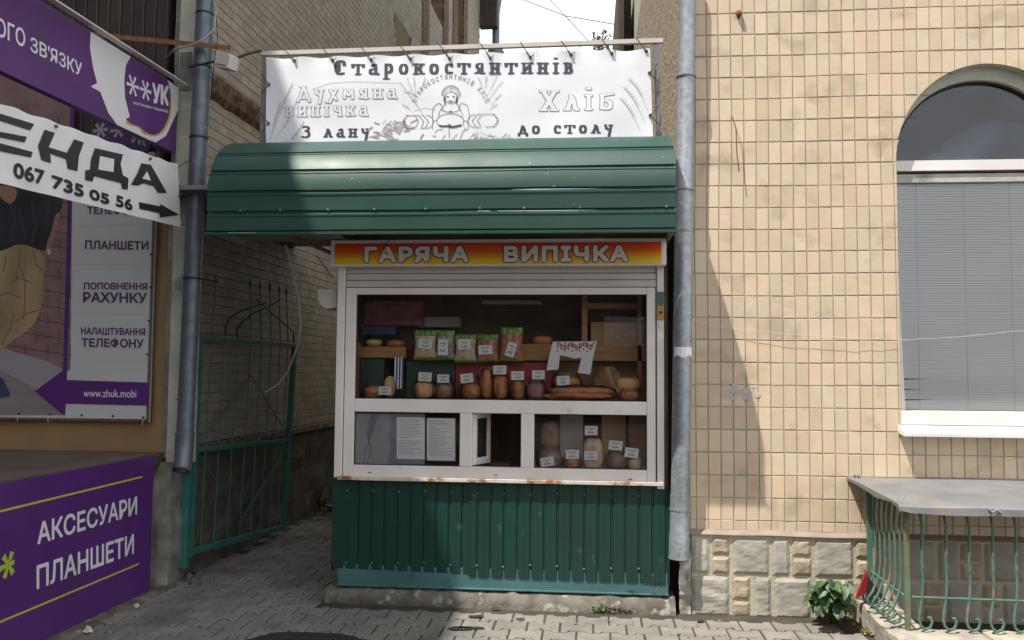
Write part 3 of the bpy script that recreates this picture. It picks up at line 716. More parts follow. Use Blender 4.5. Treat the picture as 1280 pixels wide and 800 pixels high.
# purple parapet sign
ps_ = empty('parapet_sign', (-3.0, 5, 0), 'purple parapet sign reading АКСЕСУАРИ ПЛАНШЕТИ below the porch', 'sign')
def pS(x, y, X0=-3.0): return onS(x, y, X0)
zT_, zB_ = .938, .012
b = MB(); Y0, Y1 = 3.32, 5.69
b.add([Vector((-3.0+.032*(Y-5.9)+dx, Y, z)) for Y in (Y0, Y1) for dx in (-.02, 0) for z in (zB_, zT_)], [(0, 1, 3, 2), (4, 6, 7, 5), (0, 4, 5, 1), (2, 3, 7, 6), (0, 2, 6, 4), (1, 5, 7, 3)])
b.build('panel', M['purple'], ps_)
text('lettering', 'АКСЕСУАРИ', pS(46, 681), pS(171, 643), pS(46, 653), M['white'], ps_, .022)
text('lettering', 'ПЛАНШЕТИ', pS(45, 737), pS(167, 692), pS(45, 707), M['white'], ps_, .022)
for (a, c) in (((-10, 643), (178, 597)), ((-10, 783), (173, 706))):
    A, B = pS(*a), pS(*c); b = MB(); u = Vector((0, 0, .012)); n_ = Vector((.0015, 0, 0)); b.add([A+n_, B+n_, B+n_+u, A+n_+u], [(0, 1, 2, 3)]); b.build('stripe', M['yel'], ps_)
def star(b, c, ex, ey, r, n, w=.2, off=.0015):
    for k in range(6):
        a = math.pi/3*k+.12; d = ex*math.cos(a)+ey*math.sin(a); q = -ex*math.sin(a)+ey*math.cos(a)
        b.add([c+d*r*.05-q*r*w*.45+n*off, c+d*r-q*r*w+n*off, c+d*r+q*r*w+n*off, c+d*r*.05+q*r*w*.45+n*off], [(0, 1, 2, 3)]); off += 3e-5
b = MB(); star(b, pS(10, 706), Vector((0, 1, 0)), Vector((0, 0, 1)), .068, Vector((1, 0, 0)), .26); b.build('asterisk', M['lime'], ps_)

# purple fascia sign (upper left)
fs_ = empty('fascia_sign', (-2.98, 5.8, 3.1), 'purple upper fascia sign with a white speech bubble and round beetle logo', 'sign')
XF = -2.98
def fS(x, y): return onS(x, y, XF)
zt, zb = 3.594, 3.100
b = MB(); b.add([Vector((XF+.032*(Y-5.9)+dx, Y, z)) for Y in (3.2, 5.80) for dx in (-.05, 0) for z in (zb-(5.8-Y)*.012, zt-(5.8-Y)*.012)], [(0, 1, 3, 2), (4, 6, 7, 5), (0, 4, 5, 1), (2, 3, 7, 6), (0, 2, 6, 4), (1, 5, 7, 3)])
b.build('panel', M['purple'], fs_)
nx_ = Vector((1, -.032, 0)).normalized()
def fpoly(name, m, polys, off):
    if name in ('logo_disc', 'disc_edge'): polys = [smooth_poly(p) for p in polys]
    return printpoly(name, m, fs_, polys, fS, nx_, off)
fpoly('speech_bubble', M['white'], [[(113, 40), (163, 71), (157, 82), (155, 100), (156, 122), (160, 138), (162, 146), (157, 149), (160, 155), (171, 158), (178, 165), (190, 171), (197, 170), (206, 164), (216, 148), (222, 128), (223, 111), (209, 99.5), (223, 110), (222.5, 142), (207, 171), (193, 178), (146, 156), (135, 141), (125, 115), (113, 108), (121, 104), (116, 85), (112, 60)][:12]+[(171, 158), (178, 166), (193, 178), (146, 156), (135, 141), (125, 115), (113, 108), (121, 104), (116, 85), (112, 60)]], .002)
fpoly('bubble_ring', M['white'], [[(209, 100), (223, 110), (222, 138), (207, 170), (194, 178), (180, 168), (192, 170), (206, 160), (213, 142), (214, 118)]], .0024)
fpoly('disc_edge', M['yel'], [[(162, 148), (156, 152), (160, 157), (171, 158), (178, 166), (190, 171.5), (202, 168), (211, 154), (214.5, 136), (213.5, 115), (211, 107), (200, 120), (180, 140)]], .003)
fpoly('logo_disc', M['purple'], [[(163, 71), (209, 99), (212, 112), (213, 128), (210, 148), (203, 163), (193, 170), (180, 165), (174, 158), (165, 156), (157, 150), (163, 146), (160, 136), (156, 120), (155, 100), (157, 82)]], .0036)
dy = Vector((.032, 1, 0)).normalized()
for (px, py, r) in ((165, 106, .072), (181, 112, .070)):
    b = MB(); star(b, fS(px, py+1), dy, Vector((0, 0, 1)), r*.98, nx_, .17, .0055); b.build('asterisk', M['white'], fs_)
text('lettering', 'УК', fS(189, 129), fS(210, 132.5), fS(189, 103), M['white'], fs_, .05, off=.006)
text('lettering', 'магазини гаджетів', fS(166, 131), fS(209, 142), fS(166, 126), M['white'], fs_, .012, off=.006)
text('lettering', 'ОГО', fS(-6, 44), fS(31, 60), fS(-6, 20), M['white'], fs_, .016)
text('lettering', 'ЗВ\'ЯЗКУ', fS(37.5, 64), fS(102, 96), fS(37.5, 45), M['white'], fs_, .016)
b = MB(); b.obox(Vector((XF-.05, 3.2, zt-.031)), Vector((.032*2.6, 2.6, .03)), Vector((.045, 0, 0)), Vector((0, 0, .010))); b.build('top_trim', M['shutter'], fs_)

# rental banner
XB = -2.80
rbn = empty('rental_banner', (XB, 5, 2.4), 'white rental banner with big black letters and a phone number tied across the porch', 'banner')
P = [onS(-70, 104, XB), onS(222, 205, XB), onS(226, 284, XB), onS(-70, 212, XB)]
def bq(u, v): return (P[3]*(1-u)+P[2]*u)*(1-v)+(P[0]*(1-u)+P[1]*u)*v
b = MB(); nu, nv_ = 60, 10; ps = []
for j in range(nv_+1):
    for i in range(nu+1):
        u, v = i/nu, j/nv_; w = .004*math.sin(u*40)*(abs(v-.5)*2)**6+.002*noise.noise((u*9, v*3, 0)); sg = -.008*math.sin(u*9*math.pi)**2*(1 if v == 1 else 0)
        ps.append(bq(u, v)+nx_*w+Vector((0, 0, sg)))
b.add(ps, [(j*(nu+1)+i, j*(nu+1)+i+1, (j+1)*(nu+1)+i+1, (j+1)*(nu+1)+i) for j in range(nv_) for i in range(nu)], True)
b.build('vinyl', M['ban'], rbn)
def bS(x, y): return onS(x, y, XB)
bp = lambda polys: printpoly('lettering', M['ink'], rbn, polys, bS, nx_, .004)
bp([[(-4, 141), (42, 155), (37, 163), (-4, 150)], [(-4, 164), (33, 171), (30, 178), (-4, 171)], [(-4, 178), (40, 190), (38, 197), (-4, 188)]])
bp([[(55, 162), (68, 166), (58, 190), (79, 197), (89, 173), (103, 178), (97, 190), (84, 214), (68, 208), (74, 206), (78, 203), (56, 194), (61, 199), (63, 203), (51, 200), (47, 190), (47, 178)][:2]+[(60, 184), (83, 191), (92, 174), (104, 178), (98, 195), (96, 214), (84, 211), (82, 199), (62, 192), (63, 204), (51, 200), (47, 182)]])
bp([[(118, 185), (153, 193), (150, 205), (153, 219), (160, 223), (159, 237), (152, 236), (151, 229), (117, 220), (115, 227), (106, 225), (106, 213), (112, 212), (113, 200)]])
b = printpoly('letter_hole', M['ban'], rbn, [[(124, 195), (142, 199), (141, 215), (122, 212)]], bS, nx_, .0048)
bp([[(176, 204), (188, 206), (208, 241), (197, 241), (192, 233), (179, 229), (172, 232), (163, 231), (171, 217)]])
printpoly('letter_hole', M['ban'], rbn, [[(183, 214), (188, 226), (177, 223)]], bS, nx_, .0048)
text('lettering', '067', bS(16, 222), bS(55, 232), bS(16, 202), M['ink'], rbn, .03, off=.004)
text('lettering', '735', bS(64, 235), bS(104, 247.5), bS(64, 218), M['ink'], rbn, .03, off=.004)
text('lettering', '05', bS(111, 249), bS(136, 256.5), bS(111, 235), M['ink'], rbn, .03, off=.004)
text('lettering', '56', bS(144, 258), bS(165, 264), bS(144, 243), M['ink'], rbn, .03, off=.004)
printpoly('arrow', M['ink'], rbn, [[(173, 252.5), (200, 258), (199, 254.5), (223.5, 268.5), (199, 271.5), (199, 266.5), (174, 261)]], bS, nx_, .004)
for (px, py) in ((68.5, 158), (186.5, 198.5), (223, 244), (226, 281)):
    tube('grommet', M['galvd'], rbn, [bS(px, py)+nx_*.003, bS(px, py)+nx_*.014], .010, 10)
tag(tube('tie_wire', M['black'], None, [bS(219, 213), onY(231, 203, 5.75), onY(245, 201, 5.72)], .003, 5), 'dark wire tying the rental banner corner to the left drainpipe', 'wire')

# billboard on the tan wall
YB = 5.84
pb_ = empty('billboard', (-3.7, YB, 1.15), 'poster board on the porch wall showing a man in light trousers and phone services', 'billboard')
xl = -4.9
x1b, z0b, z1b = pX(186, 400, YB), pZ(100, 523, YB), 3.12
box('board', M['bluewhite'], pb_, xl, x1b, YB, YB+.03, z0b, z1b)
fr = MB(); fr.tube([(xl, YB+.015, z0b-.012), (x1b+.03, YB+.015, z0b-.012), (x1b+.03, YB+.015, z1b+.02)], .014, 6); fr.build('frame', M['rust'], pb_)
fr = MB(); fr.tube([(x1b+.030, YB, z0b-.02), (x1b+.030, YB, z1b)], .010, 6); fr.build('frame', M['sheet'], pb_)
def bY(x, y): return onY(x, y, YB)
def bbp(name, m, polys, off):
    if name in ('printed_trousers', 'printed_shirt', 'printed_arm', 'printed_shoe'): polys = [smooth_poly(p) for p in polys]
    return printpoly(name, m, pb_, polys, bY, (0, -1, 0), off)
bbp('printed_wall', M['pbrick'], [[(-120, 60), (92, 60), (88, 462), (80, 466), (-120, 420)]], .001)
b = MB(); pr = random.Random(5)
for q in range(16):
    y0 = 150+q*19; strokes(b, [[(-30, y0-8), (20, y0-2+pr.uniform(-2, 2)), (55, y0+4), (88, y0+9)]], bY, 1.5, Vector((0, -1, 0)), .0014)
    for t in range(4):
        xx = -10+t*28+(14 if q % 2 else 0); strokes(b, [[(xx, y0-4), (xx, y0+14)]], bY, 1.2, Vector((0, -1, 0)), .00145)
b.build('printed_joints', M['pjoint'], pb_)
bbp('printed_skirting', M['pbase'], [[(-40, 400), (0, 434), (60, 452), (80, 463), (45, 488), (0, 462), (-40, 450)]], .0016)
bbp('printed_floor', M['pfloor'], [[(-200, 440), (0, 462), (46, 487), (82, 519), (-200, 519)]], .002)
bbp('printed_trousers', M['pants'], [[(-60, 300), (0, 315), (25, 303), (57, 315), (55, 345), (54, 375), (49, 393), (40, 410), (0, 437), (-30, 470), (-30, 300)]], .0026)
bbp('printed_shirt', M['shirt'], [[(-60, 150), (80, 150), (79, 255), (75, 266), (70, 268), (64, 300), (60, 314), (48, 312), (25, 303), (0, 316), (-60, 316)]], .0030)
bbp('printed_arm', M['skin'], [[(-5, 231), (23, 234), (20, 250), (12, 256), (4, 250), (-5, 240)]], .0034)
bbp('printed_arm', M['skin'], [[(70, 266), (77, 266), (71, 290), (63, 312), (59, 318), (57, 310), (66, 285)]], .0034)
bbp('printed_shoe', M['shoe'], [[(-20, 468), (3, 470), (8, 482), (14, 492), (12, 497), (-20, 498)]], .0034)
b = MB()
for l in ([(25, 304), (24, 330), (20, 350)], [(24, 330), (32, 352), (30, 400)], [(8, 320), (4, 340)], [(42, 314), (46, 332), (54, 338)], [(14, 352), (24, 348), (38, 352)], [(-10, 372), (8, 366), (26, 372)], [(20, 402), (34, 392), (48, 388)], [(2, 430), (14, 410), (18, 392)]): strokes(b, [l], bY, 1.6, Vector((0, -1, 0)), .0028)
b.build('printed_folds', mat('printed_fold', (.17, .12, .065), .5), pb_)
b = MB()
for l in ([(10, 250), (20, 272), (14, 300)], [(40, 252), (46, 280), (40, 304)], [(62, 250), (58, 276)], [(24, 262), (30, 290)]): strokes(b, [l], bY, 2.6, Vector((0, -1, 0)), .0032)
b.build('printed_folds', mat('printed_shirt_fold', (.04, .048, .06), .5), pb_)
bbp('printed_watch', M['bluewhite'], [[(59, 312), (63, 311), (64, 317), (60, 319)]], .0036)
bbp('purple_stripe', M['purple'], [[(91, 60), (96, 60), (84, 475), (82, 519), (80, 519), (44, 489), (79, 463)]], .0042)
bbp('purple_stripe', M['purple'], [[(79, 463), (84, 475), (186, 478), (186, 507), (81.5, 504.5), (81, 519), (44, 489)]], .0045)
for y_ in ((282.5, 281), (330.5, 331), (391.5, 393.5), (451.2, 453)):
    b = MB(); strokes(b, [[(89, y_[0]), (185, y_[1])]], bY, .7, Vector((0, -1, 0)), .0012); b.build('printed_rule', M['inkp'], pb_)
for s_, a, c, h in (('ТЕЛЕФОНИ', (109, 268), (180, 269), 10), ('ПЛАНШЕТИ', (106.5, 311.5), (186, 312.5), 11), ('ПОПОВНЕННЯ', (105, 362), (184.5, 362.5), 9),
                    ('РАХУНКУ', (104, 378), (184, 379), 13), ('НАЛАШТУВАННЯ', (101.5, 418), (182, 419.5), 9), ('ТЕЛЕФОНУ', (102, 434), (180, 435.5), 12)):
    text('lettering', s_, bY(*a), bY(*c), bY(a[0], a[1]-h), M['violetink'], pb_, .034)
text('lettering', 'www.zhuk.mobi', bY(105, 496), bY(171, 497), bY(105, 486.5), M['white'], pb_, .002, off=.006)
for p in ((25, 517), (64, 518), (103, 519), (142, 520), (180, 521.5), (189.5, 318), (189, 359), (187, 401), (185, 443)):
    tube('grommet', M['black'], pb_, [bY(p[0]-.5, p[1])+Vector((0, -.001, 0)), bY(p[0]-.5, p[1])+Vector((0, -.009, 0))], .0075, 8)
for p in ((24, 519), (62, 520), (180, 524)): tube('tie', M['wcable'], pb_, [bY(*p)+Vector((0, -.01, 0)), bY(p[0]-1, p[1]+4)+Vector((0, -.012, 0)), bY(p[0]-2, p[1]+8)], .003, 5)
bbp('logo_disc', M['violetink'], [[(150+38*math.cos(R(a)), 178+37*math.sin(R(a))) for a in range(0, 360, 12)]], .0042)
b = MB()
for (px, py) in ((126, 163), (148, 163)): star(b, bY(px, py), Vector((1, 0, 0)), Vector((0, 0, 1)), .058, Vector((0, -1, 0)), .22, .006)
b.build('asterisk', mat('dim_white_print', (.32, .32, .34), .5), pb_)
text('lettering', 'УК', bY(163, 178), bY(183, 184), bY(163, 155), bpy.data.materials['dim_white_print'], pb_, .04, off=.006)

# left drainpipe
lp = empty('drainpipe', (-2.83, 5.75, .8), 'weathered dark grey drainpipe at the cream corner left of the gate', 'drainpipe', None)
a, c = onY(258.5, -30, 5.75), onY(229, 588, 5.75)
d = c-a
tube('pipe', M['galvd'], lp, [a+d*t for t in (0, .33, .334, .70, .704, .93)], [.0625, .0625, .060, .060, .058, .058], 20)
tube('pipe_shoe', M['galvd'], lp, [a+d*.925, a+d*.94, a+d*.99, a+d*1.0+Vector((-.002, -.02, 0))], [.062, .063, .061, .066], 20)
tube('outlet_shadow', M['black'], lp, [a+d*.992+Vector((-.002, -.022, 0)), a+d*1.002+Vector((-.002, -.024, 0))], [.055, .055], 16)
for t in (.335, .19, .08, .62, .702, .86, .928):
    tube('bracket', M['black'] if t in (.335, .19, .08, .62) else M['galvd'], lp, [a+d*(t-.0018), a+d*(t+.0018)], .066, 20)
tube('bracket_arm', M['black'], lp, [a+d*.19, a+d*.19+Vector((-.13, .12, .0))], .008, 6)
tube('bracket_arm', M['black'], lp, [a+d*.62+Vector((.07, 0, 0)), a+d*.62+Vector((.12, .16, -.01))], .005, 6)

# right drainpipe
rp = empty('drainpipe', (.6, 5.56, .33), 'bright galvanised drainpipe between the kiosk and the peach tiled wall', 'drainpipe', None)
a, c = onY(859.5, -40, 5.60), onY(849, 698, 5.60); d = c-a; L_ = d.length
tube('pipe', M['galv'], rp, [a, a+d*.44, a+d*.443, a+d*.90], [.058, .058, .062, .060], 24)
tube('pipe_shoe', M['galv'], rp, [a+d*.895, a+d*.90, a+d*.96, a+d*.962, a+d*.995, a+d*1.0], [.0635, .0635, .0635, .067, .0665, .070], 24)
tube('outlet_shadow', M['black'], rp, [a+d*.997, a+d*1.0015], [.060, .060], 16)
for t in (.19, .385, .455, .92, .965):
    tube('bracket', M['galv'], rp, [a+d*(t-.0016), a+d*(t+.0016)], .0665, 24)
tube('bracket_arm', M['galvd'], rp, [a+d*.19, a+d*.19+Vector((.05, .09, 0))], .007, 6)
b = MB(); cc = a+d*(487/738); b.add([cc+Vector((-.066*math.cos(t)+.0, -.066*math.sin(t), z)) for t in (.6, 1.0, 1.4, 1.8, 2.2, 2.6) for z in (-.030-.01*math.sin(t*5), .032)], [(2*i, 2*i+2, 2*i+3, 2*i+1) for i in range(5)])
b.build('torn_sticker', M['paper'], rp)

# ================================================================== GATE
GX, GK = -2.93, .085
def gS(x, y): return onS(x, y, GX, GK, 6.2)
gt = empty('gate', gS(238, 697), 'open green metal gate with spear tips standing along the alley wall', 'gate')
TL, BL_, TR_, BR_ = gS(250, 421), gS(236, 690), gS(368, 432), gS(354, 659)
ML, MR = gS(243, 563), gS(362, 550)
def gu(a, b_, t): return a+(b_-a)*t
def bar4(name, a, c, w, par=gt, m=M['gate']):
    b = MB(); d = c-a; t = Vector((0, 0, 1)) if abs(d.normalized().z) < .7 else Vector((.085, 1, 0)).normalized()
    q = d.cross(t).normalized(); t = q.cross(d).normalized(); b.obox(a-q*w/2-t*w/2, d, q*w, t*w); return bevel(b.build(name, m, par), .004)
bar4('stile', gS(236, 697), gS(250, 418), .045); bar4('stile', BR_, TR_, .045)
bar4('rail', TL, TR_, .040); bar4('rail', BL_, BR_, .045); bar4('rail', ML, MR, .038)
bar4('hinge_post', gS(231, 698)+Vector((.01, -.04, -.06)), gS(243, 440)+Vector((.01, -.04, 0)), .05)
tips = {0: 343, 3: 350, 4: 352, 5: 353, 6: 357, 7: 360}
tipx = [270, 282, 297, 313, 325, 337.5, 349, 358]
botx = [0.10, .22, .35, .48, .60, .71, .82, .92]
for k_ in range(8):
    t = botx[k_]; p0 = gu(BL_, BR_, t); p1 = gu(TL, TR_, t)
    top = p1
    if k_ in tips:
        top = gS(tipx[k_], tips[k_]+6)
    b = MB(); b.tube([p0, p1], .0055, 5)
    if k_ in tips:
        b.tube([p1, top], .0055, 5); b.tube([top-Vector((0, 0, .03)), top, top+Vector((0, 0, .015)), top+Vector((0, 0, .055))], [.006, .014, .012, .001], 6)
    b.build('bar', M['gate'], gt)
def gc(pts, name='scroll'): tube(name, M['black'] if name == 'scroll' else M['gate'], gt, [gS(*p) for p in pts], .0065, 6)
gc([(282, 422), (282, 408), (287, 398), (300, 389), (318, 383), (333, 378)])
gc([(296, 423), (296, 412), (302, 403), (316, 392), (335, 384), (350, 375)])
gc([(367, 432), (367, 415), (345, 396), (321, 375)])
gc([(248, 556), (314, 469)], 'brace'); gc([(314, 469), (361, 546)], 'brace'); gc([(249, 570), (303, 648)], 'brace'); gc([(303, 648), (356, 563)], 'brace')
# rubble hole at foot of the gate
b = MB(); rnd = random.Random(2)
for q in range(9):
    c = Vector((-2.86+rnd.uniform(-.08, .10), 6.0+rnd.uniform(-.12, .35), .0)); r = rnd.uniform(.02, .05); n = 7
    pts = [c+Vector((r*math.cos(i*2*math.pi/n)*rnd.uniform(.7, 1.2), r*math.sin(i*2*math.pi/n)*rnd.uniform(.7, 1.2), 0)) for i in range(n)]
    b.add(pts+[p*.3+c*.7+Vector((0, 0, r)) for p in pts], [(i, (i+1) % n, n+(i+1) % n, n+i) for i in range(n)]+[tuple(range(n, 2*n))])
stuff(tag(b.build('rubble', M['concrete_dark']), 'broken concrete rubble at the foot of the gate post', 'rubble'))
# litter
for i, (px, py, lb) in enumerate(((154, 748, 'pale crumpled scrap at the foot of the purple parapet sign, nearest the corner column'), (171, 756, 'small flat pale scrap on the mortar strip below the corner column'), (110, 786, 'whitish crumpled scrap on the mortar strip nearest the frame bottom left'))):
    c = onZ(px, py, .03); b = MB(); rnd = random.Random(i); n = 8
    r = .022
    pts = [c+Vector((r*1.3*math.cos(t*.785)*rnd.uniform(.5, 1.2), r*math.sin(t*.785)*rnd.uniform(.5, 1.2), rnd.uniform(-.02, .0))) for t in range(8)]
    pt2 = [c+Vector((r*.7*math.cos(t*.785)*rnd.uniform(.5, 1.2), r*.7*math.sin(t*.785), rnd.uniform(.0, .02))) for t in range(8)]
    b.add(pts+pt2, [(t, (t+1) % 8, 8+(t+1) % 8, 8+t) for t in range(8)]+[tuple(range(8, 16))]); tag(b.build('litter', M['litter']), lb, 'litter', 'scraps of litter along the parapet')

# ================================================================== FLOODLIGHT AND CABLES
YL = 5.62
fl = empty('floodlight', onY(286, 88, YL), 'small white weathered floodlight on a rusty arm between the signs', 'lamp')
b = MB(); A, B = onY(116, 40, YL+.03), onY(290, 57, YL); d = B-A; b.obox(A, d, Vector((0, .03, 0)), Vector((0, 0, -.022))); b.obox(A-Vector((0, 0, .022)), d, Vector((0, .004, 0)), Vector((0, 0, -.012))); b.build('arm', mat('rusty_arm', (.26, .13, .05), .8, c2=(.17, .08, .035), ns=20), fl)
tube('bracket', M['sheet'], fl, [onY(290, 58, YL-.01), onY(288, 70, YL-.02), onY(279, 78, YL-.03)], .012, 6)
c = onY(284, 76, YL-.05); ex, ey, ez = Vector((.11, -.05, -.035)), Vector((.03, .09, .0)), Vector((.012, 0, .085))
b = MB(); b.obox(c-ex/2-ey/2-ez/2, ex, ey, ez); b.obox(c-ex*.62-ey/2-ez*.55, ex*.14, ey, ez*1.1); b.obox(c+ex*.3-ey*.5-ez*.7, ex*.28, ey, ez*1.05)
bevel(b.build('housing', M['shutter'], fl), .006)
b = MB(); b.obox(c-ex*.45-ey*.5-ez*.72, ex*.8, ey*.9, ez*.15); b.build('lens', M['lampglass'], fl)
tag(tube('rod', M['black'], None, [onY(235, 84, YL), onY(272, 76, YL)], .008, 6), 'short black rod between the corner column and the floodlight', 'rod')
tag(tube('rod', mat('rusty_rod', (.10, .06, .05), .8), None, [onY(297, 72, YL), onY(310, 67, YL), onY(327, 63, YL+.03)], .010, 6), 'short rusty rod from the floodlight to the banner frame', 'rod')
tag(tube('cable', M['cable'], None, [onY(262, -20, YL), onY(270, 10, YL), onY(268, 36, YL-.02), onY(256, 48, YL-.05), onY(240, 56, YL-.05), onY(218, 62, YL), onY(208, 72, 5.83)], .007, 8), 'thick grey cable looping in front of the left drainpipe', 'cable')
tag(tube('cable', M['black'], None, [onY(268, -20, YL+.1), onY(272, 50, YL+.1), onY(266, 92, YL+.1), onY(263, 125, YL+.15)], .003, 5), 'thin black cable hanging beside the left drainpipe', 'cable')
wc_ = [onY(357, 306, 5.9), onY(362, 325, 5.95), onY(369, 350, 6.0), onY(374, 378, 6.05), onY(376, 405, 6.1), onY(374, 425, 6.2), onY(369, 441, 6.3), onY(360, 465, 6.5), onY(346, 482, 6.6), onY(332, 490, 6.7)]
tag(tube('white_cable', M['wcable'], None, wc_, .0075, 8), 'white cable hanging down from the canopy over the alley', 'cable')
tag(tube('overhead_cable', M['galvd'], None, [Vector((-2.6, 18, 11.3)), Vector((-1.2, 17, 9.6)), Vector((.4, 16, 7.4))], .012, 5), 'steep overhead cable crossing the sky gap from upper left', 'cable')
p0, p1 = onY(640, -6, 17), onY(778, 32, 16); tag(tube('overhead_cable', M['galvd'], None, [p0, gu(p0, p1, .5)-Vector((0, 0, .12)), p1], .012, 5), 'slack overhead cable reaching the dark eave at the right of the sky gap', 'cable')

# ================================================================== KIOSK
kx0, kx1 = -1.722, .527
ZK = 2.33
kb = empty('kiosk', ((kx0+kx1)/2, YW, 0), 'bakery kiosk with green ribbed metal front, white window frames and a rounded green canopy', 'kiosk')
sl = MB(); ps = []; n = 44; prof = [(-.10, -.03), (-.092, .022), (-.072, .066), (-.03, .088), (.4, .088)]
for i in range(n+1):
    x = kx0-.03+(kx1-kx0+.06)*i/n
    for k_, (yy, zz) in enumerate(prof):
        a_ = .016 if k_ in (1, 2, 3) else 0; tf = .62+.38*min(1, i/(n*.55)); ps.append((x, YW+yy*(tf if yy < 0 else 1)+.02+a_*noise.noise((x*9, k_, 0))+a_*noise.noise((x*23, k_, 4)), zz+a_*.9*noise.noise((x*13, 3, k_))))
sl.add(ps, [(i*5+k_, (i+1)*5+k_, (i+1)*5+k_+1, i*5+k_+1) for i in range(n) for k_ in range(4)], True)
tag(sl.build('concrete_slab', M['slab']), 'chipped pale concrete slab edge under the kiosk', 'slab')
b = MB(); b.box(kx0-.03, kx0-.028, YW-.05, YW+2.2, -.02, .09); b.build('slab_side', M['slab'], kb)
# profiled front sheets
def profsheet(name, x0, x1, z0, z1, y, m, par, tilt=0, phase=0):
    b = MB(); ps = []; x = x0; seq = []
    p = .0885; prof = [(0, 0), (.024, .0), (.0245, -.0012), (.034, -.0012), (.0345, 0), (.066, 0), (.071, .008), (.080, .008), (.086, 0)]
    k_ = 0
    while True:
        done = False
        for (dx, dy_) in prof:
            xx = x0+k_*p+dx-phase
            if xx < x0: continue
            if xx > x1: done = True; break
            seq.append((xx, dy_))
        if done: break
        k_ += 1
    seq = [(x0, 0)]+seq+[(x1, 0)]
    for (xx, dy_) in seq: ps += [(xx, y+dy_, z0+tilt*(xx-x0)), (xx, y+dy_, z1)]
    b.add(ps, [(2*i, 2*i+2, 2*i+3, 2*i+1) for i in range(len(seq)-1)]); return b.build(name, m, par)
zpt = .800
s1 = profsheet('profiled_sheet', kx0+.012, -.76, .215, zpt+.005, YW-.012, M['green2'], kb, -.015)
profsheet('profiled_sheet', -.79, kx1-.008, .188, zpt, YW-.0165, M['green2'], kb, -.006, .02)
b = MB(); b.box(kx0, kx0+.10, YW-.018, YW-.0155, .235, zpt+.04); b.box(kx0, kx0+.002, YW-.016, YW+1.9, .20, zpt+.04); b.build('corner_flashing', M['green2'], kb)
box('corner_flashing', M['green2'], kb, kx1-.006, kx1-.003, YW-.018, YW+1.2, .16, zpt)
b = MB(); b.box(kx0+.04, kx1-.01, YW-.010, YW+.02, .10, .24); b.box(kx0+.04, kx1-.01, YW-.022, YW-.008, .10, .112); bevel(b.build('base_rail', M['teal'], kb), .003)
b = MB(); rnd = random.Random(4)
for q in range(13):
    xx = kx0+.10+q*.177
    for zz in (.735+rnd.uniform(-.006, .006), .262+rnd.uniform(-.01, .01)):
        if xx < kx1-.03: b.tube([(xx, YW-.013, zz), (xx, YW-.020, zz), (xx, YW-.0225, zz)], [.0075, .0065, .003], 6)
stuff(b.build('screws', mat('painted_screw', (.10, .17, .14), .5), kb))
# posts, frames
YF = YW-.03
def P2(x, y, Y=YW-.04): p = onY(x, y, Y); return p.x, p.z
lx = pX(421.5, 480, YF); 
def fbox(name, x0, x1, z0, z1, y0=YF, y1=YW+.03, m=M['pvc'], par=kb, w=.004): return bevel(box(name, m, par, x0, x1, y0, y1, z0, z1), w)
XL0, XL1 = pX(420, 480, YF), pX(429.5, 480, YF)
XR0, XR1 = pX(821, 480, YF), pX(830, 480, YF)
ZB, ZTp = pZ(600, 603, YF), pZ(600, 359, YF)
fbox('corner_post', XL0, XL1, zpt+.02, ZK, YF-.012); fbox('corner_post', XR0, XR1, pZ(825, 611, YF), ZK, YF-.012)
FX0, FX1 = pX(430.5, 480, YF), pX(819.5, 480, YF)
gz = [pZ(600, y, YF) for y in (602, 584, 516.5, 500, 368, 359.5)]
gx = [FX0, pX(443, 480, YF), pX(574.5, 550, YF), pX(590, 550, YF), pX(651, 550, YF), pX(667.5, 550, YF), pX(808.5, 480, YF), FX1]
fbox('frame_stile', gx[0], gx[1], gz[0], gz[5]); fbox('frame_stile', gx[6], gx[7], gz[0], gz[5])
e_ = .0012
fbox('frame_rail', gx[1]+e_, gx[6]-e_, gz[4], gz[5]); fbox('frame_rail', gx[1]+e_, gx[6]-e_, gz[2], gz[3]); fbox('frame_rail', gx[1]+e_, gx[6]-e_, gz[0], gz[1])
fbox('mullion', gx[2], gx[3], gz[1]+e_, gz[2]-e_); fbox('mullion', gx[4], gx[5], gz[1]+e_, gz[2]-e_)
def gasket(x0, x1, z0, z1):
    b = MB(); t = .006; y0 = YF+.022; y1 = YF+.03
    b.box(x0, x1, y0, y1, z0, z0+t); b.box(x0, x1, y0, y1, z1-t, z1); b.box(x0, x0+t, y0, y1, z0+t, z1-t); b.box(x1-t, x1, y0, y1, z0+t, z1-t); b.build('gasket', M['black'], kb)
gasket(gx[1], gx[6], gz[3], gz[4]); gasket(gx[1], gx[2], gz[1], gz[2]); gasket(gx[5], gx[6], gz[1], gz[2])
YG = YF+.032
for (x0, x1, z0, z1) in ((gx[1], gx[6], gz[3], gz[4]), (gx[1], gx[2], gz[1], gz[2]), (gx[5], gx[6], gz[1], gz[2])):
    b = MB(); b.add([(x0, YG, z0), (x1, YG, z0), (x1, YG, z1), (x0, YG, z1)], [(0, 1, 2, 3)]); b.build('pane', M['glass'], kb)
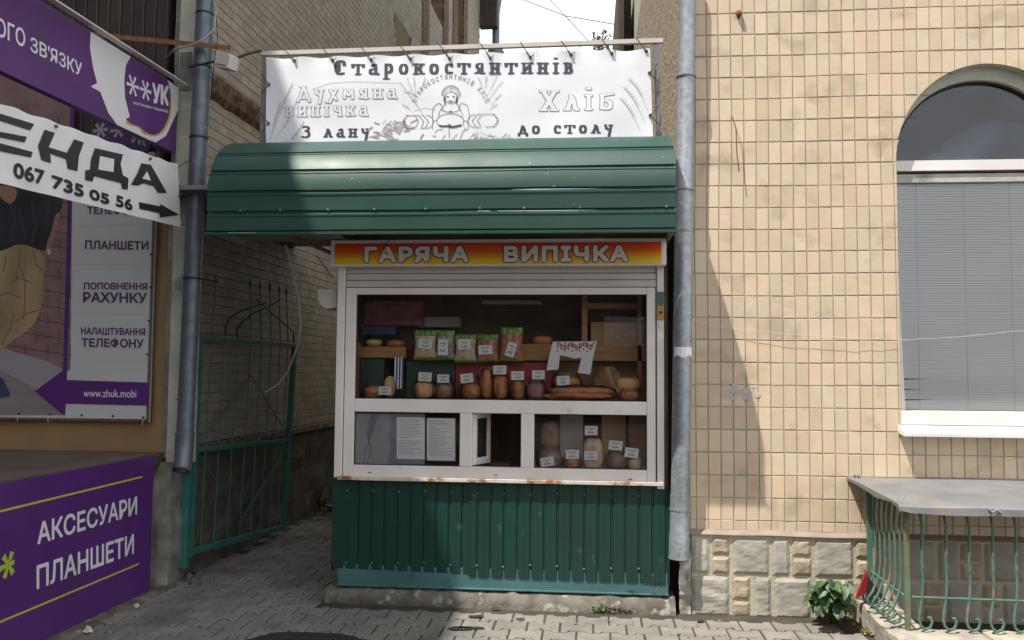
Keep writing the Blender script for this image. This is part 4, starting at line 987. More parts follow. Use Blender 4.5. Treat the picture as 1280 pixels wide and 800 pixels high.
# opened hatch casement
hx, hz0, hz1 = gx[3]+.012, gz[1]+.006, gz[2]-.006
hin = MB(); hd = Vector((.085, .20, 0)); hn = Vector((-.20, .085, 0)).normalized(); o0 = Vector((hx, YG+.02, hz0)); hh = hz1-hz0; u_ = hd.normalized(); Lh = hd.length; w_ = .035
up_ = Vector((0, 0, 1)); th = hn*.03
hin.obox(o0, u_*w_, th, up_*hh); hin.obox(o0+u_*(Lh-w_), u_*w_, th, up_*hh); hin.obox(o0+u_*w_, u_*(Lh-2*w_), th, up_*w_*1.3); hin.obox(o0+u_*w_+up_*(hh-w_), u_*(Lh-2*w_), th, up_*w_)
hc = bevel(hin.build('hatch_casement', M['pvc'], kb), .003)
b = MB(); b.obox(o0+u_*w_+th*.4+up_*w_, u_*(Lh-2*w_), hn*.004, up_*(hh-2*w_)); b.build('pane', M['darkglass'], hc)
# sill
b = MB(); x0, x1 = gx[0]-.02, XR0+.03; b.box(x0, x1, YF-.018, YW+.02, zpt+.030, gz[0]-.004); b.box(x0-.01, x1+.01, YF-.030, YW+.02, zpt+.008, zpt+.032)
bevel(b.build('sill', M['rustwhite'], kb), .003)
b = MB(); b.box(gx[0]-.02, gx[0], YF+.005, YW+.02, zpt+.02, gz[5]+.1); b.build('rusty_gap', M['rust'], kb)
for (px, py) in ((462, 593.5), (620, 597), (788, 602)):
    x, z = P2(px, py-3, YF); box('drain_cap', M['black'], kb, x-.010, x+.010, YF-.0015, YF+.002, z-.003, z+.003)
# roller shutter slats, box
ST = pZ(600, 332, YF)
zz = [gz[5]+.003, pZ(600, 350, YF), pZ(600, 341.5, YF), ST, ST+.03]
for i in range(4): fbox('shutter_slat', XL1+.004, XR0-.004, zz[i]+.001, zz[i+1]-.0025, YF-.004+.004*i, YF+.02, M['shutter'], w=.004)
# teal patch and yellow lock on right post
x0, z0 = P2(824, 382, YF-.014)
fbox('teal_plate', XR0+.003, XR1-.002, z0+.0, z0+.092, YF-.016, YF-.010, M['teal'], w=.001)
fbox('lock', XR0+.003, XR1-.002, z0-.095, z0-.003, YF-.022, YF-.010, M['brass'], w=.002)
tube('keyhole', M['black'], kb, [(XR0+.024, YF-.0235, z0-.045), (XR0+.024, YF-.018, z0-.045)], .010, 10)
fbox('latch_plate', XR0+.014, XR1-.006, z0-.145, z0-.105, YF-.018, YF-.010, M['pvc'], w=.002)
# body: side walls, roof, back
box('side_wall', M['shutter'], kb, kx0+.006, kx0+.03, YW+.03, YW+1.9, zpt+.04, ZK); box('side_wall', M['dark'], kb, kx1-.03, kx1-.007, YW+.03, YW+1.9, .09, ZK)
box('back_wall', M['dark'], kb, kx0, kx1-.01, YW+1.9, YW+1.95, .09, 2.40); box('roof', M['dark'], kb, kx0-.0, kx1-.004, YW+.02, YW+1.96, ZK+.055, 2.48)
box('inner_lining', M['dark'], kb, kx0+.031, kx0+.036, YW+.04, YW+1.88, .09, ZK)
box('floor', M['dark'], kb, kx0+.01, kx1-.01, YW+.03, YW+1.9, .09, .12)
box('partition', M['dark'], kb, kx0+.05, kx1-.05, YW+.75, YW+.76, .12, ZK)
# soffit over the alley
b = MB(); xs0, xs1 = ax(6)+.05, kx0; q = 0; x = xs0
so_z = 2.78
b.box(xs0-.02, kx0+.3, YW-.1, YW+2.6, so_z, so_z+.03); b.build('soffit', M['sheet'], kb)
x = -2.35
while x < XL0-.02:
    box('soffit_panel', M['sheet'], kb, x, x+.098, YW-.34, YW+.0, 2.425, 2.433); x += .102
tube('soffit_brace', M['rust'], kb, [(ax(6.2)+.03, YW+.1, so_z-.02), (ax(8)+.03, YW+2.5, so_z-.02)], .02, 6)
tube('soffit_brace', M['rust'], kb, [(-2.0, YW-.2, 2.44), (-1.70, YW-.05, 2.32)], .012, 6)
# canopy: five curved panels, quarter barrel
CX0b, CX0f, CX1 = -2.41, -2.41, .520
YFc, ZBc, ZTc = 5.12, 2.405, 3.105
cent = (YW+.02, 2.66)      # ellipse centre
ra, rb_ = cent[0]-YFc, ZTc-cent[1]
def cprof(s_):      # s 0 at bottom front .. 1 at top back
    Lv = cent[1]-ZBc; La = 1.55*(ra+rb_)/2; t = s_*(Lv+La)
    if t < Lv: return YFc, ZBc+t, 0
    a_ = (t-Lv)/La*math.pi/2; return cent[0]-ra*math.cos(a_), cent[1]+rb_*math.sin(a_), a_
def findS(z):
    lo, hi = 0, 1
    for _ in range(40):
        mid = (lo+hi)/2
        if cprof(mid)[1] < z: lo = mid
        else: hi = mid
    return lo
zs = [ZBc, pZ(300, 266, YFc), pZ(300, 240.5, 5.13), pZ(300, 216, 5.19), pZ(300, 197, 5.34), ZTc-.0005]
ss = [findS(z) for z in zs]; ss[-1] = 1
for i in range(5):
    b = MB(); ps = []; K = 9; s0, s1 = ss[i], ss[i+1]; seq = []
    Ltot = (cent[1]-ZBc)+1.55*(ra+rb_)/2; gr = .012/Ltot
    for (s_, dn) in [(s0, -.012), (s0+gr*.4, -.012), (s0+gr, .0)]+[(lerp(s0+gr, s1-gr*2.2, k_/K), 0) for k_ in range(1, K+1)]+[(s1-gr*2.0, .004), (s1-gr*1.1, .004), (s1-gr*.9, 0), (s1-gr*.1, -.012)]:
        yy, zz_, a_ = cprof(s_); seq.append((yy-dn*math.cos(a_), zz_+dn*math.sin(a_)))
    XN = 14
    for xi in range(XN+1):
        for (yy, zz_) in seq:
            f = (yy-YFc)/(YW-YFc); xl_ = lerp(CX0f, CX0b, max(0, min(1, f))); x = lerp(xl_, CX1, xi/XN)
            wv = .0045*noise.noise((x*2.2, zz_*6, i*3))
            ps.append((x, yy+wv, zz_+wv))
    m_ = len(seq)
    b.add(ps, [(xi*m_+k_, (xi+1)*m_+k_, (xi+1)*m_+k_+1, xi*m_+k_+1) for xi in range(XN) for k_ in range(m_-1)], True)
    o = b.build('canopy_panel', M['green'], kb)
    sb_ = o.modifiers.new('solid', 'SOLIDIFY'); sb_.thickness = .002
    es = o.modifiers.new('es', 'EDGE_SPLIT'); es.split_angle = R(25)
b = MB(); b.box(CX0f-.005, CX1+.003, YFc-.008, YFc+.03, ZBc-.018, ZBc-.001); b.build('drip_edge', M['green'], kb)
tube('edge_scuff', M['galv'], kb, [onY(285, 291.3, YFc-.010), onY(320, 291.3, YFc-.010)], .0035, 5)
for x_, nm in ((CX1-.004, 'r'), (CX0b+.012, 'l')):
    b = MB(); poly = [(x_, cprof(k_/16)[0]+.008, cprof(k_/16)[1]-.006) for k_ in range(17)]+[(x_, YW+.02, ZBc)]
    b.prism(poly, (.003, 0, 0)); b.build('canopy_end', M['shutter'] if nm == 'r' else M['sheet'], kb)
b = MB(); zr = zs[1]+.012
for px in (410, 468, 532, 600, 655, 725, 833, 300, 350):
    x = pX(px, 268, YFc); b.tube([(x, YFc-.001, zr), (x, YFc-.007, zr), (x, YFc-.010, zr)], [.009, .008, .004], 6)
x, z = P2(396, 225, 5.25); b.tube([(x, 5.20, z), (x+.01, 5.165, z)], [.012, .014], 6)
stuff(b.build('canopy_screws', M['galvd'], kb))
# black sheet standing in for the shade between kiosk and facade corner
box('gap_shade', M['black'], kb, kx1-.0025, WX0-.003, YW+.25, YW+.27, 0, 3.0)

# sign box with a printed gradient
YSg = 5.545
ks = empty('kiosk_sign', (-.6, YSg, 2.2), 'red and yellow sign box with white letters reading ГАРЯЧА ВИПІЧКА', 'sign')
sx0, sx1, sz0, sz1 = pX(413, 318, YSg), pX(833, 318, YSg), pZ(620, 332, YSg), pZ(620, 299, YSg)
bevel(box('sign_case', M['pvc'], ks, sx0, sx1, YSg+.004, YW-.045, sz0, sz1), .005)
box('sign_face', M['grad'], ks, pX(418.5, 318, YSg), pX(827, 318, YSg), YSg, YSg+.003, pZ(620, 330, YSg), pZ(620, 303.5, YSg))
CREAM = mat('cream_letter', (.82, .76, .68), .5)
for s_, a_, c_ in (('ГАРЯЧА', 455.5, 586), ('ВИПІЧКА', 630, 785)):
    za_, zb2 = pZ(620, 327.6, YSg), pZ(620, 307.5, YSg)
    X0, X1 = pX(a_, 318, YSg), pX(c_, 318, YSg)
    text('lettering_outline', s_, (X0, YSg, za_), (X1, YSg, za_), (X0, YSg, zb2), M['violetink'], ks, .050, off=.0012, space=1.16, grow=.0075)
    text('lettering', s_, (X0, YSg, za_), (X1, YSg, za_), (X0, YSg, zb2), CREAM, ks, .050, off=.0024, space=1.16)
tag(tube('broken_wire', M['black'], None, [onY(489, 297, YSg-.02), onY(484, 303, YSg-.03), onY(481, 310, YSg-.03), onY(482, 317, YSg-.02)], .0025, 5), 'short dark wire end hanging over the first letters of the kiosk sign', 'wire')
# junction box at left
jb = empty('shutter_box_end', onY(410, 385, YW), 'small cream plastic box end on the left side of the kiosk', 'box')
jp = [onY(*p, YW+.02) for p in ((397, 361), (421, 361), (421, 385), (408, 386), (400, 380), (397, 374))]
b = MB(); b.prism(jp, (0, .16, 0)); bevel(b.build('case', M['shutter'], jb), .004)
tube('wire', M['black'], jb, [onY(396, 320, YW+.05), onY(408, 336, YW+.03), onY(416, 348, YW+.02)], .003, 5)

# ================================================================== TOP BANNER AND ITS FRAME
YBn = 5.64
bf = empty('banner_frame', (-.9, YBn, 3.1), 'thin weathered metal frame carrying the white bakery banner', 'frame')
def barP(a, c, w, dpt, nm='beam', m=M['shutter']):
    a, c = Vector(a), Vector(c); b = MB(); b.obox(a-Vector((0, 0, w/2)), c-a, Vector((0, dpt, 0)), Vector((0, 0, w))); return b.build(nm, m, bf)
barP(onY(325, 66.5, YBn+.03), onY(829, 50, YBn+.03), .030, .03, 'top_beam')
for a_, c_ in (((330.5, 66), (327, 183)), ((820, 52), (824.5, 177))):
    A, B = onY(*a_, YBn+.035), onY(*c_, YBn+.035); b = MB(); b.obox(B-Vector((.017, 0, 0)), A-B, Vector((.034, 0, 0)), Vector((0, .03, 0))); b.build('post', M['sheet'], bf)
bn_ = empty('bakery_banner', (-.9, YBn, 3.1), 'white bakery banner with a woman holding bread and old style lettering above the canopy', 'banner')
c0, c1, c2, c3 = onY(332.5, 182, YBn), onY(816.5, 177, YBn), onY(812.5, 61, YBn), onY(333, 72, YBn)
gro = [(345, 80), (368, 73), (416, 72.5), (464, 72), (513, 71), (562, 70.5), (613, 70), (663, 69), (714, 66), (765, 64.5), (808, 61.5)]
nu, nv_ = 220, 40; ps = []
def bdisp(u, v):
    ux = u*10.1; sc_ = math.cos(ux*2*math.pi)   # scalloped top
    return .006*math.exp(-((1-v)/.10))*sc_+.006*noise.noise((u*7, v*2.5, 1))+.003*math.exp(-((u-.59+.05*(1-v))/.022)**2)+.004*math.sin((u*40+v*6))*math.exp(-min(u, 1-u)/.03)
for j in range(nv_+1):
    for i in range(nu+1):
        u, v = i/nu, j/nv_; p = (c0*(1-u)+c1*u)*(1-v)+(c3*(1-u)+c2*u)*v
        sag = -.010*(math.sin(u*10.1*math.pi)**2)*max(0, (v-.93)/.07)
        p = p+Vector((0, -bdisp(u, v), sag)); ps.append(p)
b = MB(); b.add(ps, [(j*(nu+1)+i, j*(nu+1)+i+1, (j+1)*(nu+1)+i+1, (j+1)*(nu+1)+i) for j in range(nv_) for i in range(nu)], True); b.build('vinyl', M['ban'], bn_)
# print offset must clear the ripples
def nY(x, y):
    u, v = (x-332.8)/481, 1-(y-(72-(x-333)*.0229))/(109.5+(x-333)*.0135)
    p = onY(x, y, YBn); p.y -= bdisp(max(0, min(1, u)), max(0, min(1, v)))+.0014; return p
OFF = Vector((0, -1, 0))
rnd = random.Random(9)
for (gx_, gy_) in gro[1:]:
    tube('grommet', M['galvd'], bn_, [onY(gx_, gy_+2.5, YBn-.016), onY(gx_, gy_+2.5, YBn+.004)], .011, 10)
    by = 66.5-(gx_-325)/504*16.5
    cordm = M['black']
    tube('cord', cordm, bn_, [onY(gx_-13, by-3.5, YBn+.01), onY(gx_-1, gy_+1, YBn-.014)], .0035, 5)
    if gx_ < 800: tube('cord', cordm, bn_, [onY(gx_+2, gy_+1, YBn-.01), onY(gx_+13, by+3, YBn+.04)], .0022, 5)
for (gx_, gy_, ex_) in ((336, 105, 327), (335.5, 154, 327), (812, 91, 823), (813, 144, 824)):
    tube('grommet', M['galvd'], bn_, [onY(gx_, gy_, YBn-.014), onY(gx_, gy_, YBn+.004)], .011, 10)
    tube('cord', M['black'], bn_, [onY(gx_, gy_, YBn-.012), onY(ex_, gy_-12, YBn+.02)], .003, 5); tube('cord', M['black'], bn_, [onY(gx_, gy_, YBn-.012), onY(ex_, gy_+12, YBn+.02)], .0025, 5)
# calligraphic glyphs: strokes with a broad nib in units of the x-height
def gA(cx, cy, rx, ry, a0, a1, k=12): return arc(cx, cy, rx, ry, a0, a1, k)
V_, Hn = .27, .12
GL = {
 'т': (.95, [[(.02, .93), (.93, .93)], [(.06, .93), (.04, .70)], [(.90, .93), (.92, .70)], [(.475, .95), (.475, .0)], [(.34, .03), (.62, .03)]]),
 'а': (.85, [gA(.36, .26, .24, .24, 60, 330), [(.30, .80), (.50, .95), (.58, .80), (.60, .15), (.78, .0)]]),
 'р': (.80, [[(.18, .95), (.18, -.42)], [(.05, -.42), (.36, -.42)], gA(.36, .55, .28, .40, 130, -130)]),
 'о': (.86, [gA(.42, .48, .27, .44, 0, 360, 20)]),
 'к': (.85, [[(.18, .95), (.18, .0)], [(.05, .03), (.32, .03)], [(.05, .93), (.30, .93)], [(.25, .48), (.52, .62), (.62, .93), (.78, .93)], [(.28, .50), (.52, .40), (.64, .06), (.80, .05)]]),
 'с': (.74, [gA(.42, .48, .27, .44, 50, 310, 16), [(.60, .86), (.62, .68)]]),
 'я': (.85, [[(.62, .95), (.62, .0)], [(.48, .03), (.78, .03)], gA(.44, .70, .26, .24, 70, 290), [(.44, .45), (.28, .08), (.10, .05)]]),
 'н': (.88, [[(.18, .95), (.18, .0)], [(.66, .95), (.66, .0)], [(.2, .56), (.62, .44)], [(.05, .03), (.32, .03)], [(.53, .03), (.80, .03)], [(.05, .93), (.30, .93)], [(.53, .93), (.80, .93)]]),
 'и': (.90, [[(.18, .95), (.18, .0)], [(.68, .95), (.68, .0)], [(.2, .25), (.65, .70)], [(.05, .03), (.32, .03)], [(.55, .03), (.82, .03)], [(.05, .93), (.30, .93)], [(.55, .93), (.82, .93)]]),
 'і': (.48, [[(.22, .95), (.22, .0)], [(.08, .03), (.36, .03)], [(.08, .93), (.34, .93)], [(.17, 1.40), (.27, 1.36)]]),
 'в': (.80, [[(.18, .95), (.18, .0)], gA(.34, .72, .22, .20, 90, -90), gA(.36, .26, .26, .25, 90, -90), [(.05, .03), (.35, .03)], [(.05, .93), (.35, .93)]]),
 'л': (.88, [[(.38, .95), (.55, .70), (.66, .10), (.80, .02)], [(.42, .82), (.30, .40), (.16, .05)], [(.05, .03), (.28, .03)]]),
 'у': (.84, [[(.10, .95), (.20, .55), (.48, .40)], [(.66, .95), (.58, .35), (.44, -.42)], [(.52, .93), (.76, .93)]]),
 'д': (.92, [[(.40, .95), (.60, .60), (.70, .08)], [(.42, .85), (.22, .08)], [(.06, .06), (.86, .06)], [(.08, .06), (.06, -.22)], [(.84, .06), (.86, -.22)]]),
 'С': (1.15, [gA(.58, .66, .40, .62, 55, 305, 20), [(.86, 1.18), (.90, .88)], [(.46, 1.15), (.46, .35)]]),
 'З': (.95, [gA(.42, 1.02, .30, .26, 140, -90), gA(.42, .36, .36, .38, 90, -120), [(.24, .0), (.08, .06)]]),
 ' ': (.5, [])}
def nib(name, s_, x0, x1, ybase, xh, mtl, slope=0, hfac=1.0, lift=0):
    tot = sum(GL[c_][0] for c_ in s_)+.42*(len(s_)-1); k_ = (x1-x0)/tot; b = MB(); x = x0; off = lift
    for c_ in s_:
        for st in GL[c_][1]:
            for i in range(len(st)-1):
                (ax_, ay_), (bx_, by_) = st[i], st[i+1]
                hw, hh_ = V_/2*hfac, Hn/2*hfac*1.15
                pts = [(ax_+sx*hw, ay_+sy*hh_) for sx in (-1, 1) for sy in (-1, 1)]+[(bx_+sx*hw, by_+sy*hh_) for sx in (-1, 1) for sy in (-1, 1)]
                # convex hull
                pts = sorted(set(pts)); lo = []
                def cr_(o_, a_, b_): return (a_[0]-o_[0])*(b_[1]-o_[1])-(a_[1]-o_[1])*(b_[0]-o_[0])
                for p in pts:
                    while len(lo) > 1 and cr_(lo[-2], lo[-1], p) <= 0: lo.pop()
                    lo.append(p)
                up2 = []
                for p in reversed(pts):
                    while len(up2) > 1 and cr_(up2[-2], up2[-1], p) <= 0: up2.pop()
                    up2.append(p)
                hull = lo[:-1]+up2[:-1]
                off += 4e-6
                b.add([nY(x+px*k_, ybase+slope*(x-x0)-py*xh)+OFF*off for px, py in hull], [tuple(range(len(hull)))])
        x += (GL[c_][0]+.42)*k_
    return b.build(name, mtl, bn_)
nib('lettering', 'Старокостянтинів', 417, 717, 93.5, 13.5, M['inkb'], -.007)
nib('lettering', 'З лану', 377, 462, 171.5, 10.5, M['inkb'], -.005)
nib('lettering', 'до столу', 648, 766, 167.5, 10.5, M['inkb'], -.012)
GL.update({
 'Д': (1.15, [[(.52, 1.30), (.80, .70), (.92, .10)], [(.54, 1.25), (.22, .10)], [(.06, .10), (1.08, .10)], [(.08, .10), (.06, -.22)], [(1.06, .10), (1.08, -.22)], [(.34, 1.30), (.66, 1.30)]]),
 'Х': (1.15, [[(.22, 1.28), (.92, .04)], [(.94, 1.28), (.22, .04)], [(.08, .04), (.36, .04)], [(.76, .04), (1.06, .04)], [(.08, 1.28), (.36, 1.28)], [(.80, 1.28), (1.08, 1.28)]]),
 'х': (.90, [[(.14, .95), (.72, -.10)], [(.74, .95), (.30, .10), (.12, -.40)]]),
 'м': (1.05, [[(.16, .95), (.14, .02)], [(.16, .92), (.50, .30), (.84, .92)], [(.84, .95), (.88, .02)]]),
 'п': (.88, [[(.18, .95), (.18, .0)], [(.66, .95), (.66, .0)], [(.04, .93), (.80, .93)], [(.05, .03), (.32, .03)], [(.53, .03), (.80, .03)]]),
 'ч': (.85, [[(.16, .95), (.18, .55), (.40, .46), (.62, .50)], [(.64, .95), (.64, .0)], [(.50, .03), (.78, .03)]]),
 'б': (.90, [[(.18, .93), (.16, .05)], [(.16, .93), (.80, 1.0)], gA(.42, .30, .30, .28, 100, -150), [(.14, .05), (.40, .03)]])})
WHITEOVER = M['ban']
for s_, x0, x1, yb_, xh_, sl_ in (('Духмяна', 372, 496, 124.5, 12.0, -.016), ('випічка', 357, 460, 145.5, 12.5, -.010), ('Хліб', 675, 767, 138.5, 19.0, -.025)):
    nib('outlined_lettering', s_, x0, x1, yb_, xh_, M['inkl'], sl_, 1.18, .0)
    nib('lettering_fill', s_, x0, x1, yb_, xh_, WHITEOVER, sl_, .80 if s_ != 'Хліб' else .88, .0012)
# arc text
def arctext(s_, cx, cy, r_, a0, a1, hgt):
    b = MB()
    for i, ch in enumerate(s_):
        if ch == ' ': continue
        V, Fc = textmesh(ch, .01); xs = [v.x for v in V]; x0, x1 = min(xs), max(xs); a_ = R(lerp(a0, a1, i/(len(s_)-1)))
        e1 = (math.sin(a_), math.cos(a_)); e2 = (math.cos(a_), -math.sin(a_))   # tangent (to the right), outward; px coords y down
        c_ = (cx+r_*math.cos(a_), cy-r_*math.sin(a_))
        b.add([nY(c_[0]+e1[0]*(v.x-(x0+x1)/2)*hgt*.95+e2[0]*v.y*hgt*1.3, c_[1]+e1[1]*(v.x-(x0+x1)/2)*hgt*.95+e2[1]*v.y*hgt*1.3)+OFF*.001 for v in V], Fc)
    return b.build('arc_lettering', M['inkl'], bn_)
arctext('СТАРОКОСТЯНТИНІВ ХЛІБ', 563.5, 146, 47, 156, 24, 6.2)
# line drawing of the woman, loaf and ears (px of the photo: 500+x/8.42, 90+y/8.42)
def Z4(p): return [(500+a_/8.42, 90+c_/8.42) for a_, c_ in p]
lines = [arc(538, 260, 62, 52, 180, 360), arc(538, 262, 60, 72, 0, 180), arc(538, 240, 97, 96, 175, 370, 16), [(538, 165), (538, 210)],
  [(345, 520), (340, 440), (350, 380), (385, 340), (415, 330), (440, 350), (440, 385), (415, 420), (408, 480)],
  [(730, 500), (728, 430), (715, 370), (690, 340), (655, 328), (625, 350), (628, 385), (645, 410), (660, 460)],
  [(470, 340), (450, 380), (440, 400), (480, 418), (530, 425), (590, 418), (630, 398), (615, 370), (605, 330)],
  arc(530, 510, 142, 70, 180, 360, 16), [(388, 510), (395, 550), (430, 570)], [(672, 510), (668, 550), (640, 570)],
  [(345, 520), (385, 510)], [(345, 520), (340, 600)], [(670, 510), (712, 520), (722, 600), (680, 618)],
  [(515, 595), (520, 690)], [(475, 660), (450, 710), (415, 745)], [(603, 655), (560, 700), (523, 745)], [(690, 585), (655, 650), (620, 740)], [(820, 630), (790, 690), (762, 738)],
  [(365, 640), (400, 608), (450, 602)], [(345, 665), (360, 682), (385, 670)],
  [(280, 455), (320, 465), (345, 490), (352, 520), (340, 560), (310, 585), (270, 592)], [(225, 452), (250, 458), (300, 520), (265, 590), (220, 592)], [(165, 455), (200, 458), (250, 520), (225, 588)],
  [(790, 447), (750, 460), (720, 490), (718, 530), (740, 570), (785, 585)], [(850, 443), (815, 447), (760, 515), (805, 583), (845, 583)], [(895, 443), (865, 447), (815, 510), (850, 570)],
  [(75, 455), (160, 458), (195, 520), (160, 590), (75, 592)], [(895, 443), (990, 443)], [(900, 578), (990, 574)]]
b = MB(); strokes(b, [Z4(l) for l in lines], nY, .75, OFF, .001)
for q in range(22):
    a_ = R(185-q*9.5); strokes(b, [Z4([(538+68*math.cos(a_), 245-68*math.sin(a_)*1.0), (538+95*math.cos(a_), 240-93*math.sin(a_))])], nY, .45, OFF, .0011)
b.build('line_drawing', M['inkl'], bn_)
b = MB()
for l, w_ in (([(415, 565), (445, 572), (510, 570), (530, 582), (580, 575), (640, 560)], 2.0), ([(520, 555), (540, 580), (600, 572)], 2.2), ([(470, 265), (468, 300), (480, 335)], 1.8), ([(605, 265), (600, 300), (590, 330)], 1.8), ([(518, 305), (538, 314), (555, 305)], 1.2), ([(495, 260), (512, 262)], 1.2), ([(558, 260), (575, 262)], 1.2), ([(520, 415), (545, 418)], 1.0)):
    strokes(b, [Z4(l)], nY, w_, OFF, .0015)
for s_ in (1, -1):
    for k_ in range(7):
        cx, cy = (75-35*math.sin(math.pi*k_/6), 458+k_*22) if s_ == 1 else (990+38*math.sin(math.pi*k_/6), 448+k_*21)
        strokes(b, [Z4([(cx-5, cy), (cx+6, cy)])], nY, 1.3, OFF, .0016)
b.build('line_drawing_accent', M['inkb'], bn_)
b = MB(); rnd = random.Random(6)
for (ex0, ey0, ex1, ey1) in ((528, 141, 500, 103), (522, 132, 508, 96), (520, 118, 517, 94), (527, 112, 532, 97), (519, 118, 505, 115), (514, 138, 503, 131), (604, 110, 597, 97), (607, 110, 608, 96), (611, 116, 622, 94), (608, 128, 629, 101), (614, 130, 627, 118), (611, 137, 622, 131)):
    strokes(b, [[(ex0, ey0), (ex1, ey1)]], nY, .5, OFF, .001)
    for k_ in range(5):
        t = k_/5; cx, cy = lerp(ex0, ex1, .4+.6*t), lerp(ey0, ey1, .4+.6*t); strokes(b, [[(cx, cy), (cx+rnd.uniform(-1.5, 1.5), cy-2.6)]], nY, .5, OFF, .001)
def ear(x0, y0, x1, y1, bend=6, k_=11):
    P_ = [(lerp(x0, x1, t/k_), lerp(y0, y1, t/k_)+bend*math.sin(math.pi*t/k_)) for t in range(k_+1)]
    strokes(b, [P_], nY, .45, OFF, .001)
    for t in range(4, k_): strokes(b, [[(P_[t][0], P_[t][1]-1.2), (P_[t][0]+2.4, P_[t][1]-2.6)], [(P_[t][0], P_[t][1]+1.0), (P_[t][0]+2.6, P_[t][1]+1.2)]], nY, .7, OFF, .0012)
ear(340, 168, 366, 104, -5); ear(345, 172, 372, 122, 5); ear(338, 176, 350, 128, -3); ear(356, 178, 380, 150, 6); ear(810, 138, 784, 98, -6); ear(806, 152, 778, 108, -5); ear(800, 162, 774, 122, -4)
strokes(b, [[(390, 112), (412, 104), (440, 102), (500, 104)], [(518, 138), (530, 135), (545, 137)], [(600, 165), (618, 173), (640, 171)]], nY, .5, OFF, .001)
b.build('ears_of_wheat', M['inkp'], bn_)
b = MB()
for q in range(60):
    cx, cy = rnd.gauss(487, 13), rnd.gauss(163, 6); cy += (cx-487)*-.2
    if cy > 178 or cy < 141: continue
    a_ = rnd.uniform(-1.1, .4); l_ = rnd.uniform(3, 11); strokes(b, [[(cx, cy), (cx+l_*math.cos(a_), cy+l_*math.sin(a_))]], nY, rnd.uniform(.6, 2.4), OFF, .0008+q*2e-6)
for q in range(14):
    cx = 585+q*4; strokes(b, [[(cx, 172+rnd.uniform(-3, 3)), (cx+4, 170+rnd.uniform(-4, 4))]], nY, rnd.uniform(.5, 1.4), OFF, .0008)
b.build('printed_sheaf', M['inkblur'], bn_)

# ================================================================== INSIDE THE KIOSK
YI = YW+.02
zs1 = gz[3]+.0; zs0 = gz[1]
def iX(px, Y): return pX(px, 480, Y)
box('shelf', M['wood'], kb, iX(443, 5.9), iX(810, 5.9), YG+.03, YG+.44, zs1-.030, zs1-.006)
box('shelf', M['wood'], kb, iX(443, 6.1), iX(512, 6.1), 5.95, 6.25, pZ(480, 444, 6.1)-.02, pZ(480, 434, 6.1))
box('shelf', M['wood'], kb, iX(650, 6.1), iX(812, 6.1), 5.98, 6.25, pZ(700, 449, 6.1)-.012, pZ(700, 431, 6.1))
box('shelf', M['pvc'], kb, gx[5]-.02, gx[6]+.02, YG+.02, YG+.4, zs0-.020, zs0-.004)
box('shelf', M['dark'], kb, gx[0]+.05, gx[4]-.10, YG+.26, YG+.5, zs0-.020, zs0-.004)
box('interior_panel', M['card'], kb, iX(690, 6.15), iX(812, 6.15), 6.14, 6.16, zs1, pZ(700, 449, 6.1)-.02)
def upright(a, c, y0, y1, nm='shelf_upright'): box(nm, M['wood'], kb, iX(a, 6.0), iX(c, 6.0), 5.98, 6.02, pZ(600, y1, 6.0), pZ(600, y0, 6.0))
upright(727, 734, 368, 432); upright(797, 802, 368, 500); upright(734, 797, 379, 386); upright(446, 450, 430, 500)
box('crate_insert', M['dark'], kb, iX(735, 6.2), iX(797, 6.2), 6.2, 6.22, pZ(760, 404, 6.2), pZ(760, 370, 6.2))
def crate(lb, m, x0, x1, y0, y1, Ya, Yb, grp=None):
    X0, X1, Z0, Z1 = iX(x0, Ya), iX(x1, Ya), pZ(600, y1, Ya), pZ(600, y0, Ya)
    o = empty('crate', ((X0+X1)/2, Ya, Z0), lb, 'crate', grp)
    b = MB(); b.box(X0, X1, Ya, Ya+.008, Z0, Z1); b.box(X0, X1, Yb, Yb+.008, Z0, Z1); b.box(X0, X0+.008, Ya+.008, Yb, Z0, Z1); b.box(X1-.008, X1, Ya+.008, Yb, Z0, Z1); b.box(X0, X1, Ya, Yb, Z1-.004, Z1); b.build('body', m, o)
    b = MB(); b.box(X0-.003, X1+.003, Ya-.004, Ya, Z1-.022, Z1-.004); b.box(X0-.003, X1+.003, Ya-.004, Ya, Z0+.03, Z0+.036); b.build('rim', m, o)
crate('dark green crate behind the golden round loaf inside the kiosk window', M['darkg'], 508, 569, 452, 499, 5.90, 6.12)
crate('dark red crate behind the loaves under the row of packets', M['redc'], 570, 690, 452, 499, 5.90, 6.12)
crate('dark crate low at the left end of the upper window, behind the striped bag', M['darkg'], 450, 480, 449, 492, 5.95, 6.12)
o = tag(bevel(box('pink_box', M['pinkc'], None, iX(445, 6.25), iX(528, 6.25), 6.25, 6.4, pZ(480, 407, 6.25), pZ(480, 376, 6.25)), .004), 'pink printed box at the top left inside the kiosk window', 'box')
tag(bevel(box('grey_box', M['shutter'], None, iX(520, 6.3), iX(574, 6.3), 6.3, 6.42, pZ(550, 409, 6.3), pZ(550, 396, 6.3)), .004), 'narrow dim grey box beside the pink box at the top of the kiosk window', 'box')
tag(bevel(box('blue_box', M['bluec'], None, iX(453, 6.1), iX(495, 6.1), 6.06, 6.2, pZ(480, 419, 6.1), pZ(480, 408, 6.1)), .004), 'flat dark blue box under the pink box in the kiosk window', 'box')
tag(bevel(box('cardboard_box', M['card'], None, iX(738, 6.1), iX(795, 6.1), 6.05, 6.2, pZ(760, 431, 6.08), pZ(760, 403, 6.08)), .004), 'brown cardboard box on the shelf behind the plastic pocket at upper right', 'box')
tag(bevel(box('cardboard_box', M['card'], None, iX(752, 5.98), iX(782, 5.98), 5.98, 6.10, zs0, pZ(760, 519, 5.98)), .004), 'brown cardboard box standing behind the breads in the lower right window', 'box')
